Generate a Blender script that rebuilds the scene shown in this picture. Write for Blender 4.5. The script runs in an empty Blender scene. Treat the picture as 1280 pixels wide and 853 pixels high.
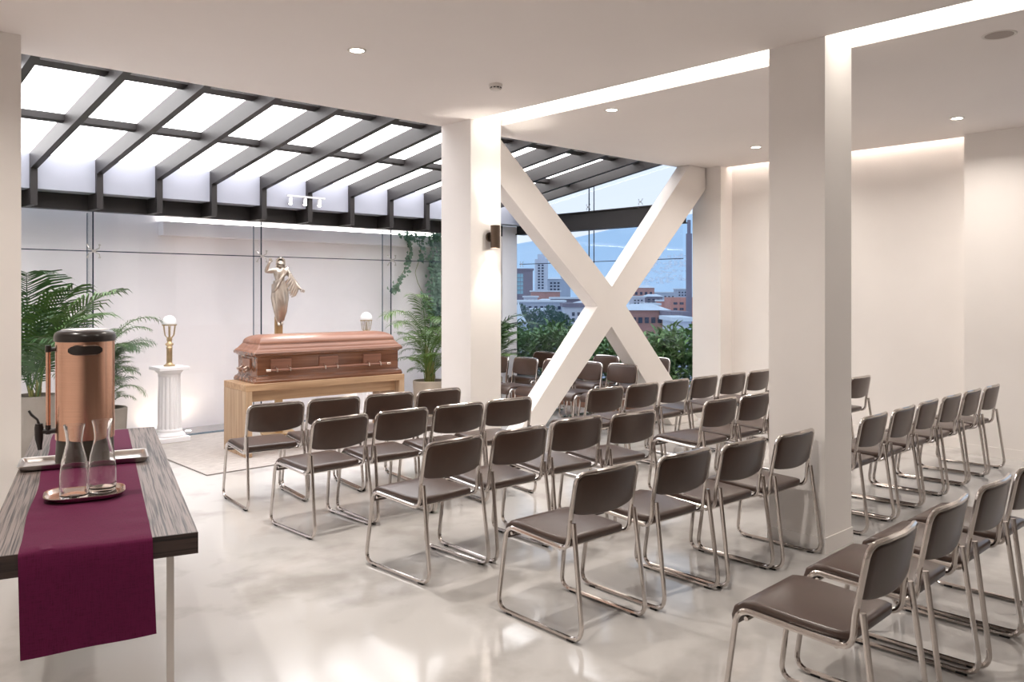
import bpy, bmesh, math, random
from mathutils import Vector, Matrix

random.seed(7)
scene = bpy.context.scene
col = scene.collection
PI = math.pi

# ------------------------------------------------------------------ camera
HC = 1.62
FPX = 1025.0
YAW = math.atan2(950, 1025)
cam_d = bpy.data.cameras.new('camera')
cam = bpy.data.objects.new('camera', cam_d)
col.objects.link(cam)
cam.location = (0, 0, HC)
cam.rotation_euler = (PI / 2, 0, -YAW)
cam_d.sensor_width = 36.0
cam_d.lens = FPX / 1280.0 * 36.0
cam_d.shift_y = -(426.5 - 365.0) / 1280.0
cam_d.clip_start = 0.05
cam_d.clip_end = 8000
scene.camera = cam

# ------------------------------------------------------------------ world and exposure
def s2l(c):
    return tuple((v / 12.92 if v <= 0.04045 else ((v + 0.055) / 1.055) ** 2.4) for v in c)

def rgb(r, g, b):
    return s2l((r / 255.0, g / 255.0, b / 255.0)) + (1.0,)

world = bpy.data.worlds.new('world')
scene.world = world
world.use_nodes = True
wn = world.node_tree
for n in list(wn.nodes):
    wn.nodes.remove(n)
w_out = wn.nodes.new('ShaderNodeOutputWorld')
w_bg = wn.nodes.new('ShaderNodeBackground')
w_tc = wn.nodes.new('ShaderNodeTexCoord')
w_sep = wn.nodes.new('ShaderNodeSeparateXYZ')
w_ramp = wn.nodes.new('ShaderNodeValToRGB')
w_ramp.color_ramp.elements[0].position = 0.0
w_ramp.color_ramp.elements[0].color = rgb(222, 232, 246)
w_ramp.color_ramp.elements[1].position = 0.6
w_ramp.color_ramp.elements[1].color = rgb(190, 214, 242)
wn.links.new(w_tc.outputs['Generated'], w_sep.inputs[0])
wn.links.new(w_sep.outputs['Z'], w_ramp.inputs[0])
wn.links.new(w_ramp.outputs[0], w_bg.inputs[0])
w_bg.inputs[1].default_value = 0.58
wn.links.new(w_bg.outputs[0], w_out.inputs[0])

vs = scene.view_settings
vs.view_transform = 'Standard'
vs.look = 'None'
vs.exposure = 1.09
vs.gamma = 1.0
vs.use_curve_mapping = False
scene.cycles.use_denoising = True
scene.cycles.max_bounces = 18
scene.cycles.diffuse_bounces = 5
scene.cycles.glossy_bounces = 4
scene.cycles.transmission_bounces = 18
scene.cycles.transparent_max_bounces = 12
scene.cycles.caustics_reflective = False
scene.cycles.caustics_refractive = False
scene.cycles.sample_clamp_indirect = 4.0

# light levels
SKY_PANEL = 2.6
SLOT_E = 1.9
WALLSTRIP_E = 4.2
DOWN_W = 11.5
WARM = (1.0, 0.925, 0.85)
WARMW = (1.0, 0.94, 0.855)

# ------------------------------------------------------------------ materials
MATS = {}

def nmat(name):
    m = bpy.data.materials.new(name)
    m.use_nodes = True
    nt = m.node_tree
    p = nt.nodes['Principled BSDF']
    MATS[name] = m
    return m, nt, p

def plain(name, color, rough=0.5, metal=0.0, spec=0.5, var=0.0, scale=8.0, bump=0.0, bscale=60.0, stretch=None, coat=0.0, sheen=0.0):
    m, nt, p = nmat(name)
    p.inputs['Roughness'].default_value = rough
    p.inputs['Metallic'].default_value = metal
    p.inputs['Specular IOR Level'].default_value = spec
    p.inputs['Base Color'].default_value = color
    if coat:
        p.inputs['Coat Weight'].default_value = coat
        p.inputs['Coat Roughness'].default_value = 0.1
    if sheen:
        p.inputs['Sheen Weight'].default_value = sheen
    if var or bump:
        tc = nt.nodes.new('ShaderNodeTexCoord')
        mp = nt.nodes.new('ShaderNodeMapping')
        if stretch:
            mp.inputs['Scale'].default_value = stretch
        nt.links.new(tc.outputs['Object'], mp.inputs[0])
    if var:
        nz = nt.nodes.new('ShaderNodeTexNoise')
        nz.inputs['Scale'].default_value = scale
        nz.inputs['Detail'].default_value = 5
        nt.links.new(mp.outputs[0], nz.inputs['Vector'])
        rp = nt.nodes.new('ShaderNodeValToRGB')
        a = tuple(max(0, c * (1 - var)) for c in color[:3]) + (1,)
        b = tuple(min(1, c * (1 + var)) for c in color[:3]) + (1,)
        rp.color_ramp.elements[0].position = 0.3
        rp.color_ramp.elements[1].position = 0.7
        rp.color_ramp.elements[0].color = a
        rp.color_ramp.elements[1].color = b
        nt.links.new(nz.outputs['Fac'], rp.inputs[0])
        nt.links.new(rp.outputs[0], p.inputs['Base Color'])
    if bump:
        nb = nt.nodes.new('ShaderNodeTexNoise')
        nb.inputs['Scale'].default_value = bscale
        nb.inputs['Detail'].default_value = 4
        nt.links.new(mp.outputs[0], nb.inputs['Vector'])
        bp = nt.nodes.new('ShaderNodeBump')
        bp.inputs['Strength'].default_value = bump
        bp.inputs['Distance'].default_value = 0.01
        nt.links.new(nb.outputs['Fac'], bp.inputs['Height'])
        nt.links.new(bp.outputs[0], p.inputs['Normal'])
    return m

def emis(name, color, strength):
    m, nt, p = nmat(name)
    p.inputs['Base Color'].default_value = (0.8, 0.8, 0.8, 1)
    p.inputs['Emission Color'].default_value = tuple(color[:3]) + (1,)
    p.inputs['Emission Strength'].default_value = strength
    return m

def wood(name, c1, c2, c3, axis='X', scale=1.0, rough=0.45, bump=0.1, fine=60.0, contrast=(0.35, 0.5, 0.65)):
    m, nt, p = nmat(name)
    tc = nt.nodes.new('ShaderNodeTexCoord')
    mp = nt.nodes.new('ShaderNodeMapping')
    st = {'X': (0.6, 14, 14), 'Y': (14, 0.6, 14), 'Z': (14, 14, 0.6)}[axis]
    mp.inputs['Scale'].default_value = tuple(v * scale for v in st)
    nt.links.new(tc.outputs['Object'], mp.inputs[0])
    nz = nt.nodes.new('ShaderNodeTexNoise')
    nz.inputs['Scale'].default_value = 1.6
    nz.inputs['Detail'].default_value = 8
    nz.inputs['Roughness'].default_value = 0.65
    nz.inputs['Distortion'].default_value = 0.4
    nt.links.new(mp.outputs[0], nz.inputs['Vector'])
    rp = nt.nodes.new('ShaderNodeValToRGB')
    rp.color_ramp.elements[0].position = contrast[0]
    rp.color_ramp.elements[0].color = c1
    rp.color_ramp.elements[1].position = contrast[2]
    rp.color_ramp.elements[1].color = c3
    e = rp.color_ramp.elements.new(contrast[1])
    e.color = c2
    nt.links.new(nz.outputs['Fac'], rp.inputs[0])
    nt.links.new(rp.outputs[0], p.inputs['Base Color'])
    p.inputs['Roughness'].default_value = rough
    if bump:
        bp = nt.nodes.new('ShaderNodeBump')
        bp.inputs['Strength'].default_value = bump
        bp.inputs['Distance'].default_value = 0.004
        nt.links.new(nz.outputs['Fac'], bp.inputs['Height'])
        nt.links.new(bp.outputs[0], p.inputs['Normal'])
    return m

def glassmat(name, tint, refl=1.0, ior=1.5, rough=0.0):
    """thin clear glazing: transparent with a fresnel mirror layer"""
    m = bpy.data.materials.new(name)
    m.use_nodes = True
    nt = m.node_tree
    for n in list(nt.nodes):
        nt.nodes.remove(n)
    o = nt.nodes.new('ShaderNodeOutputMaterial')
    mx = nt.nodes.new('ShaderNodeMixShader')
    tr = nt.nodes.new('ShaderNodeBsdfTransparent')
    gl = nt.nodes.new('ShaderNodeBsdfGlossy')
    lw = nt.nodes.new('ShaderNodeLayerWeight')
    lw.inputs['Blend'].default_value = 0.5
    pw = nt.nodes.new('ShaderNodeMath'); pw.operation = 'POWER'
    pw.inputs[1].default_value = 5.0
    f0 = ((ior - 1) / (ior + 1)) ** 2
    fr = nt.nodes.new('ShaderNodeMath'); fr.operation = 'MULTIPLY_ADD'
    fr.inputs[1].default_value = 1 - f0; fr.inputs[2].default_value = f0
    nt.links.new(lw.outputs['Facing'], pw.inputs[0])
    nt.links.new(pw.outputs[0], fr.inputs[0])
    tr.inputs[0].default_value = tint
    gl.inputs['Roughness'].default_value = rough
    gl.inputs['Color'].default_value = (refl, refl, refl, 1)
    nt.links.new(fr.outputs[0], mx.inputs[0])
    nt.links.new(tr.outputs[0], mx.inputs[1])
    nt.links.new(gl.outputs[0], mx.inputs[2])
    nt.links.new(mx.outputs[0], o.inputs[0])
    MATS[name] = m
    return m

M_white = plain('white_paint', rgb(243, 238, 234), 0.75, spec=0.25, var=0.025, scale=1.3, bump=0.03, bscale=25)
M_ceil = plain('ceiling_paint', rgb(243, 236, 232), 0.8, spec=0.2, var=0.015, scale=0.8)
M_plaster = plain('terrace_plaster', rgb(248, 244, 246), 0.8, spec=0.2, var=0.05, scale=1.1, bump=0.12, bscale=14)
M_fascia = plain('fascia_sky_tint', rgb(172, 175, 188), 0.8, spec=0.2, var=0.02, scale=1.0)  # sky tint put into the colour, darkened against the panels' glow
M_steel_dark = plain('dark_steel', rgb(38, 34, 34), 0.5, metal=0.0, spec=0.5, var=0.08, scale=4)
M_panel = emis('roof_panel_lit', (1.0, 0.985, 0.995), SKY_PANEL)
M_slot = emis('cove_diffuser', WARMW, SLOT_E)
M_strip = emis('led_strip', WARM, WALLSTRIP_E)
M_ledge = emis('ledge_led', WARMW, 9.0)
M_lampface = emis('lamp_face', (1.0, 0.93, 0.82), 14.0)
M_chrome = plain('chrome', rgb(204, 197, 192), 0.16, metal=1.0, var=0.0)
M_leather = plain('brown_leatherette', rgb(68, 49, 40), 0.32, spec=0.65, var=0.06, scale=20, bump=0.05, bscale=450)
M_rubber = plain('black_rubber', rgb(24, 22, 22), 0.7)
M_oak = wood('light_oak', rgb(160, 124, 92), rgb(180, 146, 112), rgb(194, 160, 126), 'X', 1.0, 0.5, 0.05)
M_oakz = wood('light_oak_upright', rgb(156, 126, 98), rgb(178, 148, 118), rgb(192, 164, 134), 'Z', 1.0, 0.5, 0.05)
M_casket = wood('casket_wood', rgb(94, 57, 38), rgb(118, 76, 53), rgb(134, 90, 65), 'X', 0.8, 0.26, 0.03)
MATS['casket_wood'].node_tree.nodes['Principled BSDF'].inputs['Coat Weight'].default_value = 0.5
MATS['casket_wood'].node_tree.nodes['Principled BSDF'].inputs['Coat Roughness'].default_value = 0.15
M_casketlid = wood('casket_lid_wood', rgb(124, 82, 64), rgb(142, 98, 78), rgb(154, 110, 88), 'X', 0.8, 0.34, 0.02)
M_bronze = plain('bronze', rgb(196, 184, 172), 0.36, metal=0.9, var=0.12, scale=12)
M_brass = plain('aged_brass', rgb(196, 172, 136), 0.35, metal=0.9, var=0.12, scale=20)
M_gold = plain('copper_fitting', rgb(222, 200, 186), 0.25, metal=1.0)
M_post = wood('post_wood', rgb(158, 124, 82), rgb(178, 146, 104), rgb(190, 160, 118), 'Z', 1.0, 0.5, 0.0)
M_copper = plain('brushed_copper', rgb(228, 182, 158), 0.24, metal=1.0, var=0.05, scale=3, stretch=(1, 1, 120))
M_blackpl = plain('black_plastic', rgb(42, 36, 34), 0.28, spec=0.5)
M_urnbase = plain('olive_grey_base', rgb(58, 54, 46), 0.35, spec=0.5)
M_steel = plain('satin_steel', rgb(206, 200, 196), 0.3, metal=1.0, var=0.03, scale=4)
M_rose = plain('rose_steel', rgb(226, 212, 204), 0.22, metal=1.0)
M_pot = plain('concrete_pot', rgb(150, 142, 134), 0.85, spec=0.2, var=0.07, scale=6, bump=0.1, bscale=30)
M_pot2 = plain('pale_concrete_pot', rgb(186, 172, 156), 0.85, spec=0.2, var=0.06, scale=6, bump=0.1, bscale=30)
M_soil = plain('soil', rgb(44, 32, 26), 0.95, var=0.3, scale=60, bump=0.5, bscale=80)
M_leafs = [plain('palm_leaf_a', rgb(74, 106, 48), 0.42, var=0.25, scale=5), plain('palm_leaf_b', rgb(100, 132, 60), 0.42, var=0.25, scale=5), plain('palm_leaf_c', rgb(54, 86, 46), 0.42, var=0.25, scale=5)]
for _m in M_leafs: _m.node_tree.nodes['Principled BSDF'].inputs['Specular IOR Level'].default_value = 0.6
M_stem = plain('palm_stem', rgb(140, 140, 84), 0.55, var=0.2, scale=20)
M_hedge = plain('hedge_leaf', rgb(112, 148, 96), 0.5, var=0.4, scale=3.5)
M_ivy = plain('ivy_leaf', rgb(98, 128, 104), 0.55, var=0.3, scale=9)
M_tree = plain('tree_foliage', rgb(96, 124, 116), 0.8, var=0.4, scale=0.35)
M_whitestone = plain('white_stone', rgb(246, 244, 245), 0.55, spec=0.35, var=0.01, scale=5)
M_globe = emis('opal_globe', (1.0, 0.97, 0.95), 0.06)  # unlit globe, given a faint glow of its own
M_globe.node_tree.nodes['Principled BSDF'].inputs['Base Color'].default_value = (0.9, 0.9, 0.9, 1)
M_sconce = plain('bronze_sconce', rgb(112, 96, 84), 0.35, metal=0.8, var=0.05, scale=10)
M_plastic = plain('white_plastic', rgb(226, 220, 214), 0.5)
M_grille = plain('speaker_grille', rgb(172, 160, 152), 0.7, bump=0.3, bscale=400)
M_kerb = plain('terracotta_kerb', rgb(148, 110, 90), 0.8, var=0.1, scale=10)
M_gravel = plain('dark_gravel', rgb(90, 88, 86), 0.9, var=0.6, scale=70, bump=0.8, bscale=60)
M_track = plain('white_spot_body', rgb(232, 232, 234), 0.4)
M_glass = glassmat('clear_glazing', (0.99, 0.992, 0.995, 1), 0.7, 1.38)
M_edge = plain('glass_edge', rgb(36, 48, 66), 0.25, spec=0.6)
M_finedge = plain('fin_edge_glass', rgb(120, 136, 150), 0.2)
M_carafe, _nt, _p = nmat('carafe_glass')
_p.inputs['Base Color'].default_value = (1, 1, 1, 1)
_p.inputs['Roughness'].default_value = 0.0
_p.inputs['IOR'].default_value = 1.45
_p.inputs['Transmission Weight'].default_value = 1.0
M_frame_black = plain('black_window_frame', rgb(30, 28, 30), 0.4)

# polished concrete floor
M_floor, nt, p = nmat('polished_concrete')
tc = nt.nodes.new('ShaderNodeTexCoord')
n1 = nt.nodes.new('ShaderNodeTexNoise'); n1.inputs['Scale'].default_value = 0.9; n1.inputs['Detail'].default_value = 7; n1.inputs['Distortion'].default_value = 0.8
n2 = nt.nodes.new('ShaderNodeTexNoise'); n2.inputs['Scale'].default_value = 3.2; n2.inputs['Detail'].default_value = 6
nt.links.new(tc.outputs['Object'], n1.inputs['Vector']); nt.links.new(tc.outputs['Object'], n2.inputs['Vector'])
mx = nt.nodes.new('ShaderNodeMath'); mx.operation = 'ADD'
nt.links.new(n1.outputs['Fac'], mx.inputs[0]); nt.links.new(n2.outputs['Fac'], mx.inputs[1])
rp = nt.nodes.new('ShaderNodeValToRGB')
rp.color_ramp.elements[0].position = 0.75; rp.color_ramp.elements[0].color = rgb(178, 174, 170)
rp.color_ramp.elements[1].position = 1.25; rp.color_ramp.elements[1].color = rgb(201, 198, 195)
nt.links.new(mx.outputs[0], rp.inputs[0]); nt.links.new(rp.outputs[0], p.inputs['Base Color'])
mr = nt.nodes.new('ShaderNodeMapRange')
mr.inputs['From Min'].default_value = 0.7; mr.inputs['From Max'].default_value = 1.3
mr.inputs['To Min'].default_value = 0.07; mr.inputs['To Max'].default_value = 0.16
nt.links.new(mx.outputs[0], mr.inputs['Value']); nt.links.new(mr.outputs[0], p.inputs['Roughness'])
p.inputs['Specular IOR Level'].default_value = 0.55

# rug
M_rug, nt, p = nmat('woven_rug')
tc = nt.nodes.new('ShaderNodeTexCoord')
mp = nt.nodes.new('ShaderNodeMapping'); mp.inputs['Scale'].default_value = (3, 16, 1)
nt.links.new(tc.outputs['Object'], mp.inputs[0])
n1 = nt.nodes.new('ShaderNodeTexNoise'); n1.inputs['Scale'].default_value = 3; n1.inputs['Detail'].default_value = 8; n1.inputs['Roughness'].default_value = 0.7
nt.links.new(mp.outputs[0], n1.inputs['Vector'])
rp = nt.nodes.new('ShaderNodeValToRGB')
rp.color_ramp.elements[0].position = 0.3; rp.color_ramp.elements[0].color = rgb(158, 150, 146)
rp.color_ramp.elements[1].position = 0.7; rp.color_ramp.elements[1].color = rgb(208, 200, 194)
nt.links.new(n1.outputs['Fac'], rp.inputs[0]); nt.links.new(rp.outputs[0], p.inputs['Base Color'])
p.inputs['Roughness'].default_value = 0.95
bp = nt.nodes.new('ShaderNodeBump'); bp.inputs['Strength'].default_value = 0.3; bp.inputs['Distance'].default_value = 0.004
nt.links.new(n1.outputs['Fac'], bp.inputs['Height']); nt.links.new(bp.outputs[0], p.inputs['Normal'])

# dark grained table; sheen on the top put into its pale grain
def dark_table(name, sc=(190, 3.0, 190), c1=rgb(36, 28, 27), c2=rgb(128, 115, 110)):
    m, nt, p = nmat(name)
    tc = nt.nodes.new('ShaderNodeTexCoord')
    mp = nt.nodes.new('ShaderNodeMapping'); mp.inputs['Scale'].default_value = sc
    nt.links.new(tc.outputs['Object'], mp.inputs[0])
    n1 = nt.nodes.new('ShaderNodeTexNoise'); n1.inputs['Scale'].default_value = 1.0; n1.inputs['Detail'].default_value = 4; n1.inputs['Distortion'].default_value = 0.15
    nt.links.new(mp.outputs[0], n1.inputs['Vector'])
    rp = nt.nodes.new('ShaderNodeValToRGB')
    rp.color_ramp.elements[0].position = 0.38; rp.color_ramp.elements[0].color = c1
    rp.color_ramp.elements[1].position = 0.54; rp.color_ramp.elements[1].color = c2
    nt.links.new(n1.outputs['Fac'], rp.inputs[0]); nt.links.new(rp.outputs[0], p.inputs['Base Color'])
    p.inputs['Roughness'].default_value = 0.42
    bp = nt.nodes.new('ShaderNodeBump'); bp.inputs['Strength'].default_value = 0.5; bp.inputs['Distance'].default_value = 0.004
    nt.links.new(n1.outputs['Fac'], bp.inputs['Height']); nt.links.new(bp.outputs[0], p.inputs['Normal'])
    return m
M_tabletop = dark_table('dark_grained_wood')
M_tableedge = dark_table('dark_edge_wood', (2.2, 70, 90), rgb(30, 22, 20), rgb(62, 48, 44))

# purple cloth
M_cloth, nt, p = nmat('plum_linen')
tc = nt.nodes.new('ShaderNodeTexCoord')
vals = []
for sc in ((600, 30, 30), (30, 500, 500)):
    mp = nt.nodes.new('ShaderNodeMapping'); mp.inputs['Scale'].default_value = sc
    nt.links.new(tc.outputs['Object'], mp.inputs[0])
    nz = nt.nodes.new('ShaderNodeTexNoise'); nz.inputs['Scale'].default_value = 1.0; nz.inputs['Detail'].default_value = 3
    nt.links.new(mp.outputs[0], nz.inputs['Vector']); vals.append(nz)
mx = nt.nodes.new('ShaderNodeMath'); mx.operation = 'ADD'
nt.links.new(vals[0].outputs['Fac'], mx.inputs[0]); nt.links.new(vals[1].outputs['Fac'], mx.inputs[1])
rp = nt.nodes.new('ShaderNodeValToRGB')
rp.color_ramp.elements[0].position = 0.7; rp.color_ramp.elements[0].color = rgb(74, 11, 44)
rp.color_ramp.elements[1].position = 1.3; rp.color_ramp.elements[1].color = rgb(92, 20, 60)
nt.links.new(mx.outputs[0], rp.inputs[0]); nt.links.new(rp.outputs[0], p.inputs['Base Color'])
p.inputs['Roughness'].default_value = 0.8
p.inputs['Sheen Weight'].default_value = 0.04
p.inputs['Specular IOR Level'].default_value = 0.15

# ------------------------------------------------------------------ mesh helpers
class MB:
    def __init__(s):
        s.v = []; s.f = []
    def add(s, vs, fs):
        o = len(s.v)
        s.v += [tuple(x) for x in vs]
        s.f += [tuple(i + o for i in f) for f in fs]
        return s
    def box(s, x0, x1, y0, y1, z0, z1):
        return s.add([(x0, y0, z0), (x1, y0, z0), (x1, y1, z0), (x0, y1, z0), (x0, y0, z1), (x1, y0, z1), (x1, y1, z1), (x0, y1, z1)],
                     [(0, 3, 2, 1), (4, 5, 6, 7), (0, 1, 5, 4), (1, 2, 6, 5), (2, 3, 7, 6), (3, 0, 4, 7)])
    def rings(s, rings, cap0=True, cap1=True, closed=False):
        n = len(rings[0]); vs = [p for r in rings for p in r]; fs = []
        R = len(rings)
        for i in range(R if closed else R - 1):
            a = i * n; b = ((i + 1) % R) * n
            for j in range(n):
                k = (j + 1) % n
                fs.append((a + j, a + k, b + k, b + j))
        if not closed:
            if cap0: fs.append(tuple(reversed(range(n))))
            if cap1: fs.append(tuple((R - 1) * n + j for j in range(n)))
        return s.add(vs, fs)
    def lathe(s, prof, n=24, c=(0, 0, 0), cap0=True, cap1=True, fn=None):
        rs = []
        for r, z in prof:
            ring = []
            for j in range(n):
                a = 2 * PI * j / n
                q = r * (fn(a, z) if fn else 1)
                ring.append((c[0] + q * math.cos(a), c[1] + q * math.sin(a), c[2] + z))
            rs.append(ring)
        return s.rings(rs, cap0, cap1)
    def tube(s, pts, r, n=8, cap=True):
        pts = [Vector(p) for p in pts]
        m = len(pts)
        rad = r if isinstance(r, (list, tuple)) else [r] * m
        tang = []
        for i in range(m):
            a = pts[max(i - 1, 0)]; b = pts[min(i + 1, m - 1)]
            t = (b - a)
            tang.append(t.normalized() if t.length > 1e-9 else Vector((0, 0, 1)))
        ref = Vector((1, 0, 0)) if abs(tang[0].x) < 0.8 else Vector((0, 1, 0))
        u = tang[0].cross(ref).normalized()
        rs = []
        for i in range(m):
            t = tang[i]
            u = (u - t * u.dot(t))
            u = u.normalized() if u.length > 1e-6 else t.orthogonal().normalized()
            w = t.cross(u)
            rs.append([tuple(pts[i] + (u * math.cos(2 * PI * j / n) + w * math.sin(2 * PI * j / n)) * rad[i]) for j in range(n)])
        return s.rings(rs, cap, cap)
    def prism(s, poly, axis, a, b):
        """poly in the two other axes (order: x,y,z without axis), extruded between a and b"""
        def put(p, t):
            return {'x': (t, p[0], p[1]), 'y': (p[0], t, p[1]), 'z': (p[0], p[1], t)}[axis]
        n = len(poly)
        vs = [put(p, a) for p in poly] + [put(p, b) for p in poly]
        fs = [tuple(range(n)), tuple(reversed(range(n, 2 * n)))]
        for i in range(n):
            j = (i + 1) % n
            fs.append((i, i + n, j + n, j))
        return s.add(vs, fs)
    def mesh(s, name, mat, smooth=False, bevel=0.0, bseg=2):
        me = bpy.data.meshes.new(name)
        me.from_pydata(s.v, [], s.f)
        bm = bmesh.new(); bm.from_mesh(me)
        bmesh.ops.recalc_face_normals(bm, faces=bm.faces)
        if bevel:
            bmesh.ops.bevel(bm, geom=[e for e in bm.edges if len(e.link_faces) == 2 and e.calc_face_angle(0) > 0.5], offset=bevel, segments=bseg, affect='EDGES', profile=0.5)
        bm.to_mesh(me); bm.free()
        if smooth:
            for pl in me.polygons: pl.use_smooth = True
            me.set_sharp_from_angle(angle=math.radians(42))
        if mat: me.materials.append(mat)
        return me
    def build(s, name, mat, parent=None, smooth=False, bevel=0.0, bseg=2, loc=None, rotz=None):
        return link(name, s.mesh(name, mat, smooth, bevel, bseg), parent, loc, rotz)

def link(name, me, parent=None, loc=None, rotz=None):
    o = bpy.data.objects.new(name, me)
    col.objects.link(o)
    if parent: o.parent = parent
    if loc is not None: o.location = loc
    if rotz is not None: o.rotation_euler = (0, 0, rotz)
    return o

def tag(o, label, cat, group=None, kind=None):
    o['label'] = label
    o['category'] = cat
    if group: o['group'] = group
    if kind: o['kind'] = kind
    return o

def thing(name, label, cat, loc=(0, 0, 0), rotz=0.0, group=None):
    o = bpy.data.objects.new(name, None)
    o.empty_display_size = 0.1
    col.objects.link(o)
    o.location = loc
    o.rotation_euler = (0, 0, rotz)
    return tag(o, label, cat, group)

def struct(o, label=None, cat=None):
    o['kind'] = 'structure'
    if label: o['label'] = label
    if cat: o['category'] = cat
    return o

def round_path(pts, rad, seg=5):
    """polyline with filleted corners; rad a number or list for the inner points"""
    pts = [Vector(p) for p in pts]
    out = [pts[0]]
    for i in range(1, len(pts) - 1):
        r = rad[i - 1] if isinstance(rad, (list, tuple)) else rad
        a, b, c = pts[i - 1], pts[i], pts[i + 1]
        d1 = (a - b).normalized(); d2 = (c - b).normalized()
        ang = d1.angle(d2)
        if r <= 0 or ang > PI - 0.02:
            out.append(b); continue
        t = min(r / math.tan(ang / 2), (a - b).length * 0.48, (c - b).length * 0.48)
        p0 = b + d1 * t; p1 = b + d2 * t
        for k in range(seg + 1):
            q = k / seg
            out.append(p0 * (1 - q) ** 2 + b * 2 * q * (1 - q) + p1 * q * q)
    out.append(pts[-1])
    return out

def rrect(hx, hy, r, seg=5, cx=0, cy=0):
    pts = []
    for (sx, sy, a0) in ((1, 1, 0), (-1, 1, PI / 2), (-1, -1, PI), (1, -1, 3 * PI / 2)):
        for k in range(seg + 1):
            a = a0 + PI / 2 * k / seg
            pts.append((cx + sx * (hx - r) + r * math.cos(a), cy + sy * (hy - r) + r * math.sin(a)))
    return pts

FW = Vector((math.sin(YAW), math.cos(YAW))); RT = Vector((math.cos(YAW), -math.sin(YAW)))
def at(px, d, py=None):
    """a far point seen in the direction px at distance d"""
    q = FW * d + RT * ((px - 640) / FPX * d)
    if py is None: return q
    return Vector((q.x, q.y, HC - (py - 365) / FPX * d))

def area(name, loc, rot, sx, sy, w, color, parent=None, shape='RECTANGLE', spread=PI):
    l = bpy.data.lights.new(name, 'AREA')
    l.shape = shape; l.size = sx; l.size_y = sy; l.energy = w; l.color = color; l.spread = spread
    o = bpy.data.objects.new(name, l); col.objects.link(o)
    o.location = loc; o.rotation_euler = rot
    if parent: o.parent = parent
    return o

def spot(name, loc, target, w, color, angle, blend=0.5, size=0.03, parent=None):
    l = bpy.data.lights.new(name, 'SPOT')
    l.energy = w; l.color = color; l.spot_size = angle; l.spot_blend = blend; l.shadow_soft_size = size
    o = bpy.data.objects.new(name, l); col.objects.link(o)
    o.location = loc
    o.rotation_euler = (Vector(target) - Vector(loc)).to_track_quat('-Z', 'Y').to_euler()
    if parent: o.parent = parent
    return o

# ------------------------------------------------------------------ the setting
H = 3.2
X0, X1 = -1.6, 9.18          # left wall face, right wall face
Y0 = -6.0                    # wall behind the camera
YC = 6.2                     # edge of the flat ceiling
YW = 9.72                    # plaster wall behind the terrace glass
XS = 8.70                    # side glazing of the terrace
SL0, SL1 = 4.86, 5.22        # light slot in the ceiling

struct(MB().box(X0, X1 + 0.2, Y0, YC, -0.1, 0).box(X0, XS - 0.02, YC, YW + 0.15, -0.1, 0).build('floor', M_floor), 'polished pale grey concrete floor', 'floor')
# ceiling, open along the light slot and along the right wall
ceil = struct(MB().box(X0, SL0, Y0, YC, H, H + 0.4).box(SL1, 9.06, Y0, YC, H, H + 0.4).box(9.06, X1 + 0.2, Y0, YC, H + 0.2, H + 0.4)
              .box(SL0, SL1, 0.3, YC, H + 0.1, H + 0.4).box(SL0, SL1, Y0, 0.3, H, H + 0.4).build('ceiling', M_ceil), 'flat warm white ceiling', 'ceiling')
# right wall with a window opening
wy0, wy1, wz0, wz1 = 0.1, 2.30, 0.82, 2.62
struct(MB().box(X1, X1 + 0.2, wy1, 6.19, 0, H + 0.3).box(X1, X1 + 0.2, Y0, wy0, 0, H + 0.3)
       .box(X1, X1 + 0.2, wy0, wy1, 0, wz0).box(X1, X1 + 0.2, wy0, wy1, wz1, H + 0.3).build('wall_right', M_white), 'cream wall washed by light from the ceiling slot', 'wall')
w3 = struct(MB().box(X1 - 0.02, X1 + 0.06, wy0, wy0 + 0.06, wz0, wz1).box(X1 - 0.02, X1 + 0.06, wy1 - 0.06, wy1, wz0, wz1)
            .box(X1 - 0.02, X1 + 0.06, wy0, wy1, wz0, wz0 + 0.06).box(X1 - 0.02, X1 + 0.06, wy0, wy1, wz1 - 0.06, wz1).build('window_3', M_frame_black), 'black framed window in the right wall', 'window')
MB().box(X1 + 0.02, X1 + 0.028, wy0 + 0.06, wy1 - 0.06, wz0 + 0.06, wz1 - 0.06).build('pane', M_glass, w3)
struct(MB().box(X1 - 0.016, X1, 2.95, 5.76, 0, 0.11).box(X1 - 0.016, X1, Y0, 2.42, 0, 0.11).build('baseboard_right', M_white), 'low white baseboard along the right wall', 'baseboard')
struct(MB().box(X0 - 0.2, X0, Y0, YW + 0.2, 0, H + 0.3).build('wall_left', M_white), 'white left wall', 'wall')
struct(MB().box(X0, X1, Y0 - 0.2, Y0, 0, H + 0.3).build('wall_behind', plain('low_bounce_wall', rgb(150, 136, 126), 0.8)), 'unseen wall behind the room, darkened to cut bounced light', 'wall')  # unseen wall, colour darkened to cut light bounced onto the chair backs
# plaster wall behind the terrace
wb = struct(MB().box(X0, 8.70, YW, YW + 0.2, 0, 3.3).build('wall_back', M_plaster), 'pale plaster wall behind the terrace glass', 'wall')
ledge = MB().box(3.44, 8.6, 9.56, YW, 2.27, 2.43).build('ledge', M_plaster, wb)
MB().box(3.46, 8.58, 9.62, 9.66, 2.431, 2.446).build('light_strip', M_ledge, wb)
struct(MB().box(X0, 8.55, 9.30, YW, 0.0, 0.012).build('trim_1', M_gravel), 'grey strip of ground between glass and plaster wall', 'ground strip')
M_gravel2 = plain('pale_strip', rgb(176, 172, 172), 0.85, var=0.08, scale=30)
bpy.data.objects['trim_1'].data.materials[0] = M_gravel2
# white pier at the terrace corner
struct(MB().box(8.34, 8.64, 9.21, YW, 0, 2.62).build('trim_2', M_plaster), 'white corner pier between the two terrace glass walls', 'pier')

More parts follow.
